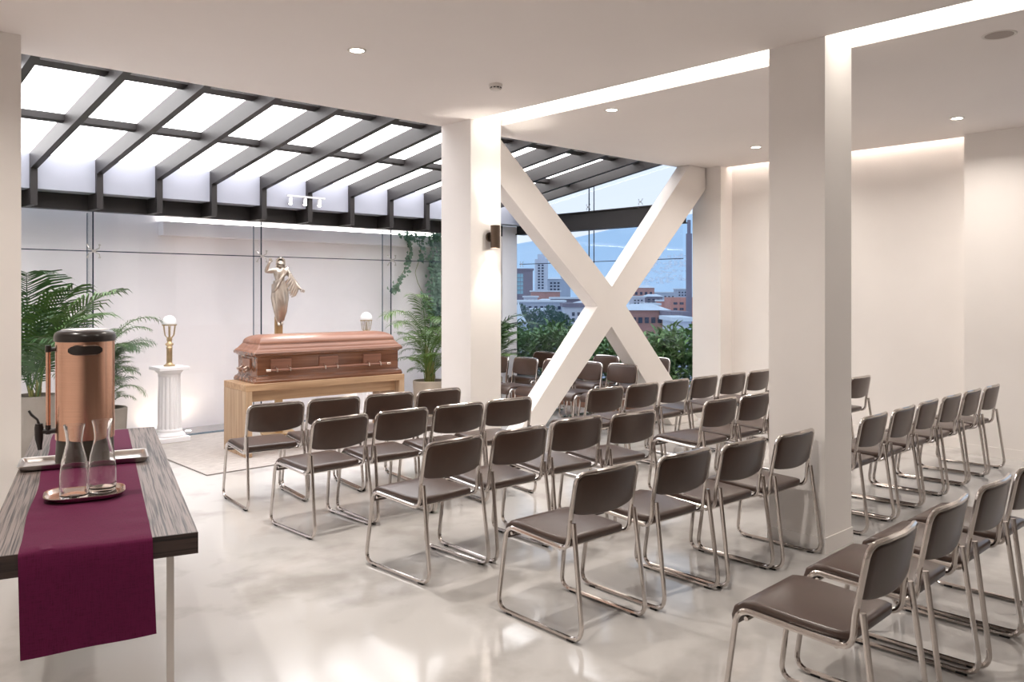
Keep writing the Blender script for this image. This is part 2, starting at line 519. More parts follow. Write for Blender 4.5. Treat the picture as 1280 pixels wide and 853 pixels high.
# columns ------------------------------------------------------------
def column(label, x0, x1, y0, y1, base=True, z1=H + 0.1, hole=False):
    t = thing('square_column', label, 'column', ((x0 + x1) / 2, (y0 + y1) / 2, 0))
    hx, hy = (x1 - x0) / 2, (y1 - y0) / 2
    MB().box(-hx, hx, -hy, hy, 0, z1).build('shaft', M_white, t)
    if base:
        MB().box(-hx - 0.008, hx + 0.008, -hy - 0.008, hy + 0.008, 0.0, 0.098).build('skirting', M_white, t)
    return t
column('tall white square column standing alone among the chairs at right', 4.86, 5.22, 2.40, 2.78, z1=H + 0.098)
c1 = column('white square column carrying the bronze wall sconce', 4.82, 5.19, 5.755, 6.19, z1=H + 0.098, base=False)
column('white square column at the left edge behind the drinks table', X0, 1.215, 5.755, 6.19, base=False, z1=H)
column('white pier between the far end of X brace and right wall', 8.92, X1, 5.77, 6.19, z1=H + 0.198)
column('shallow white pilaster on the right wall behind the chair row', 8.92, X1, 2.42, 2.95, z1=H + 0.198)

# X brace -------------------------------------------------------------
xb = [(7.07, 1.68), (5.30, 3.199), (5.195, 3.199), (5.195, 2.84), (6.83, 1.46), (5.43, 0.0), (5.76, 0.0), (7.065, 1.23),
      (8.20, 0.0), (8.75, 0.0), (7.32, 1.46), (8.90, 2.92), (8.90, 3.199), (8.56, 3.199)]
br = MB().prism(xb, 'y', 5.98, 6.17).build('cross_brace', M_white, bevel=0.004, bseg=1)
tag(br, 'large white X-shaped structural brace between two columns', 'brace')

# slot light: long recessed diffuser between the columns
for (a, b, lab) in ((2.78, 5.755, 'glowing recessed ceiling light slot between the two square columns'), (0.3, 2.40, 'glowing recessed ceiling light slot at top right before the tall column')):
    t = thing('slot_light', lab, 'light', (SL0, a, H + 0.06))
    MB().box(0.005, SL1 - SL0 - 0.005, 0.005, b - a - 0.005, 0.0, 0.03).build('diffuser', M_slot, t)
# strip washing the right wall
for (a, b, lab) in ((2.96, 5.76, 'warm light strip hidden above the right wall, between pilaster and pier'), (-0.5, 2.41, 'warm light strip above the right wall window')):
    t = thing('wall_washer', lab, 'light', (9.06, a, H + 0.16))
    MB().box(0.012, 0.05, 0.01, b - a - 0.01, 0.0, 0.03).build('led_strip', M_strip, t)

# ------------------------------------------------------------------ terrace roof
sk = thing('skylight_roof', 'sloping terrace roof of dark steel rafters and glowing white panels', 'skylight', (0, YC, 0))
def zb(y): return 3.2 - 0.147 * (y - 6.25)
RX = [1.37 + 0.589 * k for k in range(-5, 12)] + [8.27]
poly = [(6.21, zb(6.21)), (8.90, zb(8.90)), (8.90, 2.46), (9.20, 2.46), (9.20, 2.62), (8.955, 2.62), (8.955, zb(8.955) + 0.16), (6.21, zb(6.21) + 0.16)]
poly = [(y - YC, z) for y, z in poly]
RW = 0.06
raf = MB().prism(poly, 'x', 0, RW).mesh('rafter', M_steel_dark)
raf_end = MB().prism([poly[0], (8.955 - YC, zb(8.955)), poly[6], poly[7]], 'x', 0, RW).mesh('rafter', M_steel_dark)
for x in RX:
    link('rafter', raf if x < 8.2 else raf_end, sk, (x, 0, 0))
def slab(ya, yb, off, th, x0, x1):
    return MB().prism([(ya - YC, zb(ya) + off), (yb - YC, zb(yb) + off), (yb - YC, zb(yb) + off + th), (ya - YC, zb(ya) + off + th)], 'x', x0, x1)
wbay = 0.589 - 0.08
pur = {}
for i in range(len(RX) - 1):
    w = RX[i + 1] - RX[i] - RW
    key = round(w, 3)
    if key not in pur:
        pur[key] = (slab(6.54, 6.66, 0.112, 0.048, 0.0, w).mesh('purlin', M_steel_dark),
                    slab(7.74, 7.82, 0.105, 0.055, 0.0, w).mesh('purlin', M_steel_dark),
                    slab(6.21, 7.78, 0.162, 0.02, -0.03, w + 0.03).mesh('roof_panel', M_panel),
                    slab(7.78, 8.98, 0.162, 0.02, -0.03, w + 0.03).mesh('roof_panel', M_panel))
    a, b, c, d = pur[key]
    link('purlin', a, sk, (RX[i] + RW, 0, 0)); link('purlin', b, sk, (RX[i] + RW, 0, 0))
    link('roof_panel', c, sk, (RX[i] + RW, 0, 0)); link('roof_panel', d, sk, (RX[i] + RW, 0, 0))
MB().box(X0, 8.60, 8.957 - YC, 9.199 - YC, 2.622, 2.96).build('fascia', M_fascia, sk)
MB().box(X0, 8.33, 9.20 - YC, 9.32 - YC, 2.46, 2.64).build('edge_beam', M_steel_dark, sk)

# ------------------------------------------------------------------ glass walls
spider = MB()
for sx in (-1, 1):
    for sz in (-1, 1):
        spider.tube([(sx * 0.012, -0.02, sz * 0.008), (sx * 0.05, -0.03, sz * 0.03), (sx * 0.06, -0.012, sz * 0.062)], 0.006, 6)
        spider.lathe([(0.0, -0.006), (0.012, -0.006), (0.012, 0.006), (0.0, 0.006)], 8, (sx * 0.06, -0.012, sz * 0.066))
spider.box(-0.018, 0.018, -0.034, -0.008, -0.014, 0.014)
spider_me = spider.mesh('spider_fitting', M_steel, True)

def pane_me(w, h, name):
    m = MB().box(0, w, -0.005, 0.005, 0, h).mesh(name, M_glass)
    return m
ZJ = 2.045
g1 = struct(MB().box(X0, 8.34, 9.235, 9.265, 0.0, 0.02).build('window_1', M_finedge), 'frameless glass wall behind the casket', 'glass wall')
JX = [-1.1, 0.75, 2.61, 4.475, 6.34, 8.33]
for i in range(5):
    a, b = JX[i] + 0.006, JX[i + 1] - 0.006
    for (za, zt) in ((0.021, ZJ - 0.005), (ZJ + 0.005, 2.458)):
        o = link('glass_pane', pane_me(b - a, zt - za, 'glass_pane'), g1, (a, 9.25, za))
for x in JX[:-1]:
    MB().box(-0.006, 0.006, -0.006, 0.006, 0.021, 2.458).build('joint', M_edge, g1, loc=(x, 9.25, 0))
    MB().box(-0.005, 0.005, 0.02, 0.20, 0.021, 2.458).build('glass_fin', M_glass, g1, loc=(x, 9.25, 0))
    MB().box(-0.006, 0.006, 0.2, 0.208, 0.021, 2.458).build('fin_edge', M_finedge, g1, loc=(x, 9.25, 0))
    link('spider_fitting', spider_me, g1, (x, 9.242, ZJ))
for i in range(5):
    MB().box(JX[i], JX[i + 1], -0.005, 0.005, -0.005, 0.005).build('joint', M_edge, g1, loc=(0, 9.25, ZJ))

g2 = struct(MB().box(XS - 0.06, XS + 0.06, 6.175, 9.215, 2.51, 2.74).build('window_2', M_steel_dark), 'frameless glass side wall of the terrace with dark steel beam', 'glass wall')
MB().box(XS - 0.09, XS + 0.09, 6.175, 9.215, 2.74, 2.755).build('beam_flange', M_steel_dark, g2)
MB().box(XS - 0.09, XS + 0.09, 6.175, 9.215, 2.495, 2.51).build('beam_flange', M_steel_dark, g2)
JY = [6.18, 7.78, 9.21]
for i in range(2):
    a, b = JY[i] + 0.006, JY[i + 1] - 0.006
    for (za, zt) in ((0.2, ZJ - 0.005), (ZJ + 0.005, 2.494), (2.756, 3.7)):
        MB().box(-0.005, 0.005, 0, b - a, 0, zt - za).build('glass_pane', M_glass, g2, loc=(XS, a, za))
MB().box(-0.006, 0.006, 6.18, 9.21, -0.005, 0.005).build('joint', M_edge, g2, loc=(XS, 0, ZJ))
for (za, zt) in ((0.2, 2.494), (2.756, 3.7)):
    MB().box(-0.006, 0.006, -0.006, 0.006, za, zt).build('joint', M_edge, g2, loc=(XS, 7.78, 0))
    MB().box(0.10, 0.108, -0.006, 0.006, za, zt).build('fin_edge', M_edge, g2, loc=(XS, 7.78, 0))
for (y, z) in ((7.78, 2.82), (7.78, ZJ), (6.85, 2.82), (9.15, ZJ)):
    o = link('spider_fitting', spider_me, g2, (XS - 0.008, y, z))
    o.scale = (0.55, 0.55, 0.55)
    o.rotation_euler = (0, 0, -PI / 2)

# kerb, planter and hedge
tag(MB().box(XS - 0.17, XS + 0.08, 6.2, 9.21, 0.0, 0.2).build('terrace_kerb', M_kerb, bevel=0.01), 'low terracotta kerb under the side glass behind the far chairs', 'kerb')
pl = thing('planter_trough', 'dark planter trough outside the side glass', 'planter', (XS + 0.1, 6.2, 0))
MB().box(0, 1.1, 0, 5.7, -0.4, 0.22).build('trough', M_pot, pl)
MB().box(0.03, 1.07, 0.03, 5.67, 0.22, 0.25).build('soil', M_gravel, pl)

def leaf_quads(mb, p, d, up, L, W, fold=0.25):
    """one folded leaf of four triangles-ish quads"""
    d = Vector(d).normalized(); up = Vector(up)
    s = d.cross(up)
    s = s.normalized() if s.length > 1e-4 else d.orthogonal().normalized()
    n = s.cross(d)
    p = Vector(p)
    q1 = p + d * L * 0.45; q2 = p + d * L - n * L * 0.15
    a = q1 + s * W * 0.5 + n * W * fold; b = q1 - s * W * 0.5 + n * W * fold
    mb.add([p, a, q1, b, q2], [(0, 1, 2), (0, 2, 3), (1, 4, 2), (2, 4, 3)])

rnd = random.Random(3)
hb = MB()
for i in range(7000):
    y = 6.30 + rnd.random() * 5.4
    x = XS + 0.16 + rnd.random() * 0.95
    ztop = 0.98 + 0.10 * math.sin(y * 3.1) + 0.08 * math.sin(y * 7.7 + x * 3)
    z = 0.31 + (ztop - 0.31) * (rnd.random() ** 0.8)
    th = rnd.random() * 2 * PI
    el = rnd.uniform(-0.2, 1.1)
    d = (math.cos(th) * math.cos(el), math.sin(th) * math.cos(el), math.sin(el))
    leaf_quads(hb, (x, y, z), d, (0, 0, 1), rnd.uniform(0.10, 0.20), rnd.uniform(0.05, 0.085))
hg = hb.build('hedge', M_hedge)
tag(hg, 'dense leafy green hedge growing outside the side glass', 'hedge', kind='stuff')

# ------------------------------------------------------------------ chairs
def chair_meshes():
    hw = 0.219           # half width at the frame
    R = 0.0115
    side = [(0.070, 0.545), (0.0, R), (0.592, R), (0.535, 0.437), (0.105, 0.412), (0.095, 0.53), (0.05, 0.772)]
    def P(p, s, w=hw): return (s * w, p[0], p[1])
    # left half of the tube, from the rear leg's weld to the middle of the top rail
    pts = [P(side[0], -1, hw - 0.002), P(side[1], -1, hw + 0.010), P(side[2], -1, hw + 0.010), P(side[3], -1), P(side[4], -1), P(side[5], -1), P(side[6], -1, hw - 0.004), (-0.11, 0.028, 0.777), (0, 0.018, 0.778)]
    L = round_path(pts, [0.075, 0.06, 0.06, 0.06, 0.03, 0.055, 0.1], 6)
    Rr = [Vector((-p.x, p.y, p.z)) for p in reversed(L[:-1])]
    fr = MB().tube(L + Rr, R, 8)
    frame = fr.mesh('frame', M_chrome, True)
    # cross bars under the seat
    cb = MB().tube([(-hw, 0.0, 0.405), (hw, 0.0, 0.405)], 0.009, 8).mesh('crossbar', M_chrome, True)
    # seat: rounded section swept from the rear edge to the waterfall front
    st = [(0.118, 0.437, 0.165), (0.126, 0.438, 0.192), (0.15, 0.439, 0.204), (0.20, 0.440, 0.208), (0.30, 0.443, 0.211), (0.40, 0.449, 0.211), (0.47, 0.452, 0.211), (0.515, 0.446, 0.211), (0.543, 0.425, 0.211), (0.553, 0.395, 0.209), (0.556, 0.372, 0.204)]
    rings = []
    for i, (y, z, w) in enumerate(st):
        a = st[max(i - 1, 0)]; b = st[min(i + 1, len(st) - 1)]
        t = Vector((0, b[0] - a[0], b[1] - a[1])).normalized()
        n = Vector((0, -t.z, t.y))
        th = 0.019 if i not in (0, len(st) - 1) else 0.012
        ring = []
        for (qx, qy) in rrect(w, th, min(0.016, th * 0.95), 3):
            ring.append(tuple(Vector((qx, y, z)) + n * qy))
        rings.append(ring)
    seat = MB().rings(rings).mesh('seat', M_leather, True)
    # backrest
    rings = []
    N = 14
    W = hw - 0.007
    for i in range(N + 1):
        u = -1 + 2 * i / N
        u = math.sin(u * PI / 2) * 0.55 + u * 0.45
        x = u * W
        e = max(0, abs(x) - (W - 0.045)) / 0.045
        top = 0.768 - 0.045 * (1 - math.sqrt(max(0, 1 - e * e)))
        eb = max(0, abs(x) - (W - 0.035)) / 0.035
        bot = 0.562 + 0.020 * u * u + 0.022 * (1 - math.sqrt(max(0, 1 - eb * eb)))
        bow = -0.028 * (1 - u * u)
        th = 0.014 if abs(u) < 0.95 else 0.009
        c = []
        for (qy, qz) in rrect(th, (top - bot) / 2, min(0.012, th * 0.9), 3):
            z = (top + bot) / 2 + qz
            f = (z - 0.53) / (0.772 - 0.53)
            y = 0.095 + (0.050 - 0.095) * f
            c.append((x, y + 0.004 + bow + qy, z))
        rings.append(c)
    back = MB().rings(rings).mesh('backrest', M_leather, True)
    gl = MB().box(-0.012, 0.012, -0.022, 0.022, 0.0, 0.012).mesh('foot_glide', M_rubber, bevel=0.003, bseg=1)
    return frame, cb, seat, back, gl
CH = chair_meshes()

def chair(x, y, deg, label, group):
    """x, y: middle of the top of the back; deg: turn, 0 faces +Y"""
    a = math.radians(deg)
    ox = 0.05
    loc = (x + math.sin(a) * ox, y - math.cos(a) * ox, 0)
    t = thing('sled_chair', label, 'chair', loc, a, group)
    link('frame', CH[0], t); link('crossbar', CH[1], t, (0, 0.50, 0)); link('crossbar', CH[1], t, (0, 0.16, 0.003)); link('seat', CH[2], t); link('backrest', CH[3], t)
    for sx in (-1, 1):
        for yy in (0.075, 0.50):
            link('foot_glide', CH[4], t, (sx * 0.229, yy, 0.0))
    return t

OR4 = ['leftmost', 'second from left', 'third from left', 'rightmost']
rows = [
    ([(2.905, 5.75, -6), (3.39, 5.73, -7), (3.875, 5.67, -7), (4.355, 5.62, -5)], 'brown chair with chrome legs, {} in the row of four nearest the casket', 'front row chairs'),
    ([(2.91, 4.83, 2), (3.405, 4.82, -2), (3.885, 4.77, -6), (4.375, 4.75, -7)], 'brown chair with chrome legs, {} in the second row of four from casket', 'second row chairs'),
    ([(2.95, 3.66, 3), (3.47, 3.66, -1), (4.03, 3.70, -5), (4.52, 3.62, -5)], 'brown chair with chrome legs, {} in the third row of four from casket', 'third row chairs'),
    ([(3.01, 2.57, -1), (3.60, 2.54, -2), (4.11, 2.50, -1), (4.595, 2.45, 0)], 'brown chair, {} of four in the row ending at the tall column', 'fourth row chairs'),
]
for spots, lab, grp in rows:
    for k, (x, y, d) in enumerate(spots):
        chair(x, y, d, lab.format(OR4[k]), grp)
OR6 = ['first', 'second', 'third', 'fourth', 'fifth', 'sixth']
for k, (x, y, d) in enumerate([(5.49, 4.71, -4), (5.975, 4.68, -1), (6.46, 4.67, 1), (6.945, 4.67, 0), (7.43, 4.65, -1), (7.915, 4.64, 1)]):
    chair(x, y, d, 'brown chair, %s from the left in the row in front of the X brace' % OR6[k], 'row in front of the X brace')
for k, (x, y, d) in enumerate([(5.575, 3.60, -1), (6.06, 3.59, 0), (6.545, 3.58, 0)]):
    chair(x, y, d, ['brown chair with clear seat view, left of pair beside tall column', 'brown chair just left of tall column, next to last in its row', 'brown chair nearly hidden by the left edge of tall column'][k], 'middle row behind tall column')
chair(8.08, 3.62, 0, 'lone brown chair half hidden by the right edge of tall column', 'middle row behind tall column')
for k, (x, y, d) in enumerate([(5.64, 2.43, 2), (6.16, 2.44, 3), (6.67, 2.46, 3), (7.16, 2.46, 2), (7.67, 2.47, 2), (8.16, 2.47, 2)]):
    chair(x, y, d, 'brown chair, %s from tall column in the row running to right wall' % OR6[k], 'row right of tall column')
for k, (x, y, d) in enumerate([(2.94, 1.20, 2), (3.53, 1.22, 2), (4.08, 1.22, 1), (4.60, 1.22, 1)]):
    chair(x, y, d, ['large brown chair closest to the camera, at bottom right', 'second brown chair from the left in the closest row, bottom right', 'third brown chair from the left in the closest row, bottom right', 'brown chair cut by right picture edge in the closest row'][k], 'closest row at bottom right')
fy = [8.00, 7.52, 7.04, 6.565, 6.09]
fl = ['grey-brown terrace chair facing left, partly behind the column with sconce', 'grey-brown terrace chair facing left, just right of the column with sconce', 'grey-brown terrace chair facing left, mostly behind lower left arm of X brace',
      'grey-brown terrace chair facing left, first right of lower left brace arm', 'grey-brown terrace chair facing left, framed under the X brace crossing']
for k in range(5):
    chair(7.16 + 0.06 * k, fy[k], 90, fl[k], 'terrace chairs facing left')
for (x, y, lab) in [(8.08, 8.04, 'terrace chair against the side glass, farthest back left behind X brace'), (8.13, 7.53, 'terrace chair against the side glass, hidden behind lower left brace arm'),
                    (8.22, 7.04, 'terrace chair against the side glass, seen in the gap under X brace crossing'), (8.46, 6.42, 'terrace chair against the side glass, right of lower right brace arm')]:
    chair(x, y, 90, lab, 'terrace chairs by the side glass')

# ------------------------------------------------------------------ rug
rg = thing('area_rug', 'flat grey woven rug under the casket stand and pedestal', 'rug', (2.94, 7.12, 0))
MB().box(0, 3.4, 0, 2.08, 0.001, 0.009).build('pile', M_rug, rg)
M_rugedge = plain('rug_binding', rgb(132, 124, 120), 0.9)
MB().box(-0.008, 3.408, -0.008, 0, 0.0005, 0.0092).box(-0.008, 0, 0, 2.08, 0.0005, 0.0092).build('binding', M_rugedge, rg)

# ------------------------------------------------------------------ casket stand
RZ = math.radians(-4)
stand = thing('casket_stand', 'light oak bench-like stand carrying the casket', 'stand', (3.50, 7.56, 0.010), RZ)
SLN, SD, ST = 1.78, 0.60, 0.705
MB().box(0, SLN, 0, SD, ST - 0.065, ST).build('top_board', M_oak, stand, bevel=0.003, bseg=1)
MB().box(0, 0.065, 0, SD, 0.0, ST - 0.065).build('end_panel', M_oakz, stand, bevel=0.003, bseg=1)
MB().box(SLN - 0.065, SLN, 0, SD, 0.0, ST - 0.065).build('end_panel', M_oakz, stand, bevel=0.003, bseg=1)
MB().box(0.065, SLN - 0.065, 0.10, 0.125, ST - 0.18, ST - 0.065).build('apron', M_oak, stand)

# casket
ck = thing('casket', 'polished brown wooden casket with domed lid and bar handles', 'casket', (3.50, 7.56, 0.010 + ST), RZ)
cx, cy = 0.945, 0.335
def stack(prof, mat, name, parent, seg=1, smooth=False, rr=0.006):
    rs = []
    for (z, hx, hy) in prof:
        rs.append([(cx + a, cy + b, z) for a, b in rrect(hx, hy, rr, seg)])
    return MB().rings(rs).build(name, mat, parent, smooth)
hl, hwid = 0.825, 0.275
stack([(0.0, hl + 0.012, hwid + 0.012), (0.018, hl + 0.014, hwid + 0.014), (0.03, hl + 0.008, hwid + 0.008), (0.045, hl + 0.004, hwid + 0.004), (0.055, hl - 0.012, hwid - 0.012), (0.065, hl - 0.018, hwid - 0.018)], M_casket, 'base_moulding', ck)
body = stack([(0.06, hl - 0.022, hwid - 0.022), (0.262, hl - 0.022, hwid - 0.022)], M_casket, 'body', ck)
stack([(0.255, hl - 0.020, hwid - 0.020), (0.268, hl - 0.006, hwid - 0.006), (0.276, hl + 0.012, hwid + 0.012), (0.296, hl + 0.016, hwid + 0.016), (0.304, hl + 0.010, hwid + 0.010)], M_casket, 'rim', ck)
lid = stack([(0.304, hl + 0.008, hwid + 0.008), (0.318, hl, hwid), (0.330, hl - 0.018, hwid - 0.012), (0.345, hl - 0.03, hwid - 0.02), (0.372, hl - 0.052, hwid - 0.042), (0.380, hl - 0.056, hwid - 0.046)], M_casketlid, 'lid', ck)
dome = []
for k in range(9):
    q = k / 8.0
    a = q * PI / 2
    dome.append((0.382 + 0.088 * math.sin(a) ** 0.9, (hl - 0.06) - 0.135 * (1 - math.cos(a)), (hwid - 0.05) * math.cos(a) * 0.97 + 0.012))
stack(dome, M_casketlid, 'lid_crown', lid, smooth=True, rr=0.004)
# handles on the long side
fyy = cy - hwid + 0.022
hb_ = MB().tube([(0.235, fyy - 0.045, 0.125), (1.60, fyy - 0.045, 0.125)], 0.0125, 10).build('handle_bar', M_casketlid, ck, smooth=True)
MB().tube([(0.215, fyy - 0.045, 0.125), (0.262, fyy - 0.045, 0.125)], 0.015, 10).build('bar_cap', M_gold, hb_, smooth=True)
MB().tube([(1.575, fyy - 0.045, 0.125), (1.62, fyy - 0.045, 0.125)], 0.015, 10).build('bar_cap', M_gold, hb_, smooth=True)
arm = MB().tube([(0, 0.0, 0.035), (0, -0.03, 0.03), (0, -0.058, 0.012), (0, -0.06, -0.012), (0, -0.045, -0.018), (0, -0.032, -0.005)], 0.0095, 8).lathe([(0, -0.004), (0.016, -0.004), (0.012, 0.004), (0, 0.004)], 10, (0, -0.004, 0.035)).mesh('handle_arm', M_gold, True)
for x in (0.325, 0.465, 0.845, 0.985, 1.355, 1.495):
    link('handle_arm', arm, ck, (x, fyy, 0.125))
for x in (0.28, 0.80, 1.31):
    MB().box(0, 0.215, -0.014, 0.002, 0, 0.10).build('plaque', M_casketlid, ck, loc=(x, fyy, 0.135), bevel=0.003, bseg=1)
# handle on the near end
fxx = cx - hl + 0.022
eb = MB().tube([(fxx - 0.045, cy - 0.13, 0.125), (fxx - 0.045, cy + 0.13, 0.125)], 0.0125, 10).build('handle_bar', M_casketlid, ck, smooth=True)
for yy in (-0.14, 0.10):
    MB().tube([(fxx - 0.045, cy + yy, 0.125), (fxx - 0.045, cy + yy + 0.04, 0.125)], 0.015, 10).build('bar_cap', M_gold, eb, smooth=True)
for yy in (-0.06, 0.06):
    o = link('handle_arm', arm, ck, (fxx, cy + yy, 0.125)); o.rotation_euler = (0, 0, -PI / 2)
MB().box(-0.014, 0.002, -0.10, 0.10, 0, 0.10).build('plaque', M_casketlid, ck, loc=(fxx, cy, 0.135), bevel=0.003, bseg=1)
nm = MB().box(0, 0.11, -0.004, 0.001, 0, 0.008).build('name_strip', M_gold, ck, loc=(0.145, fyy, 0.068))

# ------------------------------------------------------------------ pedestals and lamps
def pedestal(label, x, y):
    t = thing('fluted_pedestal', label, 'pedestal', (x, y, 0.010))
    MB().box(-0.165, 0.165, -0.165, 0.165, 0, 0.055).build('plinth', M_whitestone, t, bevel=0.006)
    MB().lathe([(0.16, 0.055), (0.162, 0.07), (0.15, 0.085), (0.138, 0.095), (0.132, 0.105), (0.135, 0.115), (0.128, 0.13), (0.118, 0.14)], 32).build('base_ring', M_whitestone, t, smooth=True)
    def fl(a, z): return 1 - 0.075 * (0.5 + 0.5 * math.cos(a * 16)) ** 2
    MB().lathe([(0.124, 0.135), (0.121, 0.2), (0.118, 0.4), (0.112, 0.66), (0.111, 0.70)], 128, fn=fl).build('shaft', M_whitestone, t, smooth=True)
    MB().lathe([(0.113, 0.695), (0.116, 0.715), (0.113, 0.725), (0.124, 0.74), (0.146, 0.76), (0.152, 0.768)], 32).build('capital', M_whitestone, t, smooth=True)
    MB().box(-0.16, 0.16, -0.16, 0.16, 0.768, 0.806).build('abacus', M_whitestone, t, bevel=0.006)
    return t
def lamp(label, x, y, z):
    t = thing('globe_lamp', label, 'lamp', (x, y, z))
    MB().lathe([(0.058, 0), (0.058, 0.012), (0.045, 0.02), (0.034, 0.03), (0.030, 0.04), (0.030, 0.19), (0.034, 0.20), (0.026, 0.215), (0.04, 0.23), (0.044, 0.24), (0.03, 0.252), (0.022, 0.265), (0.03, 0.285), (0.024, 0.31), (0.012, 0.318)], 20).build('stem', M_brass, t, smooth=True)
    cg = MB()
    for k in range(6):
        a = k * PI / 3 + 0.3
        cg.tube([(0.02 * math.cos(a), 0.02 * math.sin(a), 0.30), (0.05 * math.cos(a), 0.05 * math.sin(a), 0.335), (0.058 * math.cos(a), 0.058 * math.sin(a), 0.38), (0.066 * math.cos(a), 0.066 * math.sin(a), 0.445)], 0.004, 6)
    cg.lathe([(0.058, 0.44), (0.076, 0.44), (0.076, 0.452), (0.058, 0.452)], 24)
    cg.tube([(0, 0, 0.31), (0, 0, 0.43)], 0.008, 8)
    cg.build('cage', M_brass, t, smooth=True)
    g = [(0.064, 0.445)] + [(0.072 * math.cos(a), 0.475 + 0.075 * math.sin(a)) for a in [(-0.35 + (PI / 2 + 0.33) * k / 10) for k in range(11)]]
    MB().lathe(g, 24).build('globe', M_globe, t, smooth=True)
    return t
pedestal('white fluted pedestal standing left of the casket', 3.31, 9.02)
lamp('brass lamp with white globe on the pedestal left of casket', 3.31, 9.02, 0.816)
pedestal('white fluted pedestal hidden behind the right end of casket', 5.66, 8.80)
lamp('brass lamp with white globe behind the right end of casket', 5.66, 8.80, 0.816)

# ------------------------------------------------------------------ statue on its post
st = thing('statue', 'bronze robed figure statue with one raised arm, mounted above casket', 'statue', (4.33, 8.50, 0.010), math.radians(-18))
MB().box(-0.04, 0.04, 0.03, 0.10, 0.0, 1.95 - 0.62).build('post', M_post, st)
MB().box(-0.18, 0.18, -0.08, 0.22, 0.0, 0.03).build('foot_plate', M_post, st, bevel=0.004)
# body grown over a skeleton (faces -y), feet at z 1.22, head top at z 1.99
def skin(name, verts, edges, radii, mat, parent, root=0, sub=2):
    me = bpy.data.meshes.new(name)
    me.from_pydata(verts, edges, [])
    o = bpy.data.objects.new(name, me); col.objects.link(o)
    m = o.modifiers.new('skin', 'SKIN'); m.use_smooth_shade = True
    sv = me.skin_vertices[0].data
    for i, r in enumerate(radii):
        rr = r if isinstance(r, tuple) else (r, r)
        sv[i].radius = rr
        sv[i].use_root = (i == root)
    s2 = o.modifiers.new('sub', 'SUBSURF'); s2.levels = sub; s2.render_levels = sub
    dg = bpy.context.evaluated_depsgraph_get()
    ev = o.evaluated_get(dg)
    nm_ = bpy.data.meshes.new_from_object(ev)
    bpy.data.objects.remove(o)
    nm_.materials.clear(); nm_.materials.append(mat)
    for pl_ in nm_.polygons: pl_.use_smooth = True
    return link(name, nm_, parent)
V = [(0.0, 0.0, 1.60),      # 0 pelvis
     (0.005, -0.005, 1.70), # 1 waist
     (0.0, -0.012, 1.79),   # 2 chest
     (-0.005, -0.005, 1.855),# 3 collar
     (0.0, -0.012, 1.885),  # 4 neck
     (0.008, -0.025, 1.930),# 5 head
     (0.010, -0.028, 1.962),# 6 crown
     (-0.085, -0.005, 1.845),# 7 r shoulder (viewer left)
     (-0.155, -0.02, 1.835),# 8 r elbow
     (-0.125, -0.06, 1.915),# 9 r wrist
     (-0.112, -0.068, 1.945),#10 r hand
     (0.085, -0.005, 1.840),# 11 l shoulder
     (0.145, -0.02, 1.745), # 12 l elbow
     (0.205, -0.055, 1.655),# 13 l wrist
     (0.232, -0.065, 1.632),# 14 l hand
     (-0.042, -0.005, 1.555),# 15 r hip
     (-0.035, -0.045, 1.41),# 16 r knee
     (-0.012, -0.005, 1.275),# 17 r ankle
     (-0.008, -0.035, 1.225),# 18 r foot
     (0.045, -0.005, 1.555),# 19 l hip
     (0.045, -0.035, 1.42), # 20 l knee
     (0.022, 0.005, 1.285), # 21 l ankle
     (0.024, -0.030, 1.237),# 22 l foot
     ]
E_ = [(0, 1), (1, 2), (2, 3), (3, 4), (4, 5), (5, 6), (3, 7), (7, 8), (8, 9), (9, 10), (3, 11), (11, 12), (12, 13), (13, 14), (0, 15), (15, 16), (16, 17), (17, 18), (0, 19), (19, 20), (20, 21), (21, 22)]
Rd = [(0.062, 0.046), (0.056, 0.042), (0.072, 0.05), (0.045, 0.036), (0.024, 0.024), (0.038, 0.042), (0.030, 0.034), 0.032, 0.022, 0.016, 0.015, 0.032, 0.022, 0.016, 0.014, 0.044, 0.034, 0.020, 0.016, 0.044, 0.034, 0.020, 0.016]
skin('figure_body', V, E_, Rd, M_bronze, st)
# fingers of the two hands
fg = MB()
for (bx, by, bz, dx, dy, dz) in ((-0.112, -0.068, 1.945, 0.12, -0.25, 1.0), (0.232, -0.065, 1.632, 0.75, -0.25, -0.6)):
    d = Vector((dx, dy, dz)).normalized(); sdir = d.cross(Vector((0, 1, 0))).normalized()
    for k in range(4):
        b = Vector((bx, by, bz)) + sdir * (k - 1.5) * 0.008 + d * 0.006
        fg.tube([b, b + d * 0.018, b + d * (0.030 + 0.004 * (k in (1, 2))) + Vector((0, -0.006, 0))], [0.0048, 0.0044, 0.003], 6)
    b = Vector((bx, by, bz)) - sdir * 0.012 - d * 0.006
    fg.tube([b, b - sdir * 0.01 + d * 0.012, b - sdir * 0.013 + d * 0.024], [0.005, 0.0046, 0.003], 6)
fg.build('fingers', M_bronze, st, smooth=True)
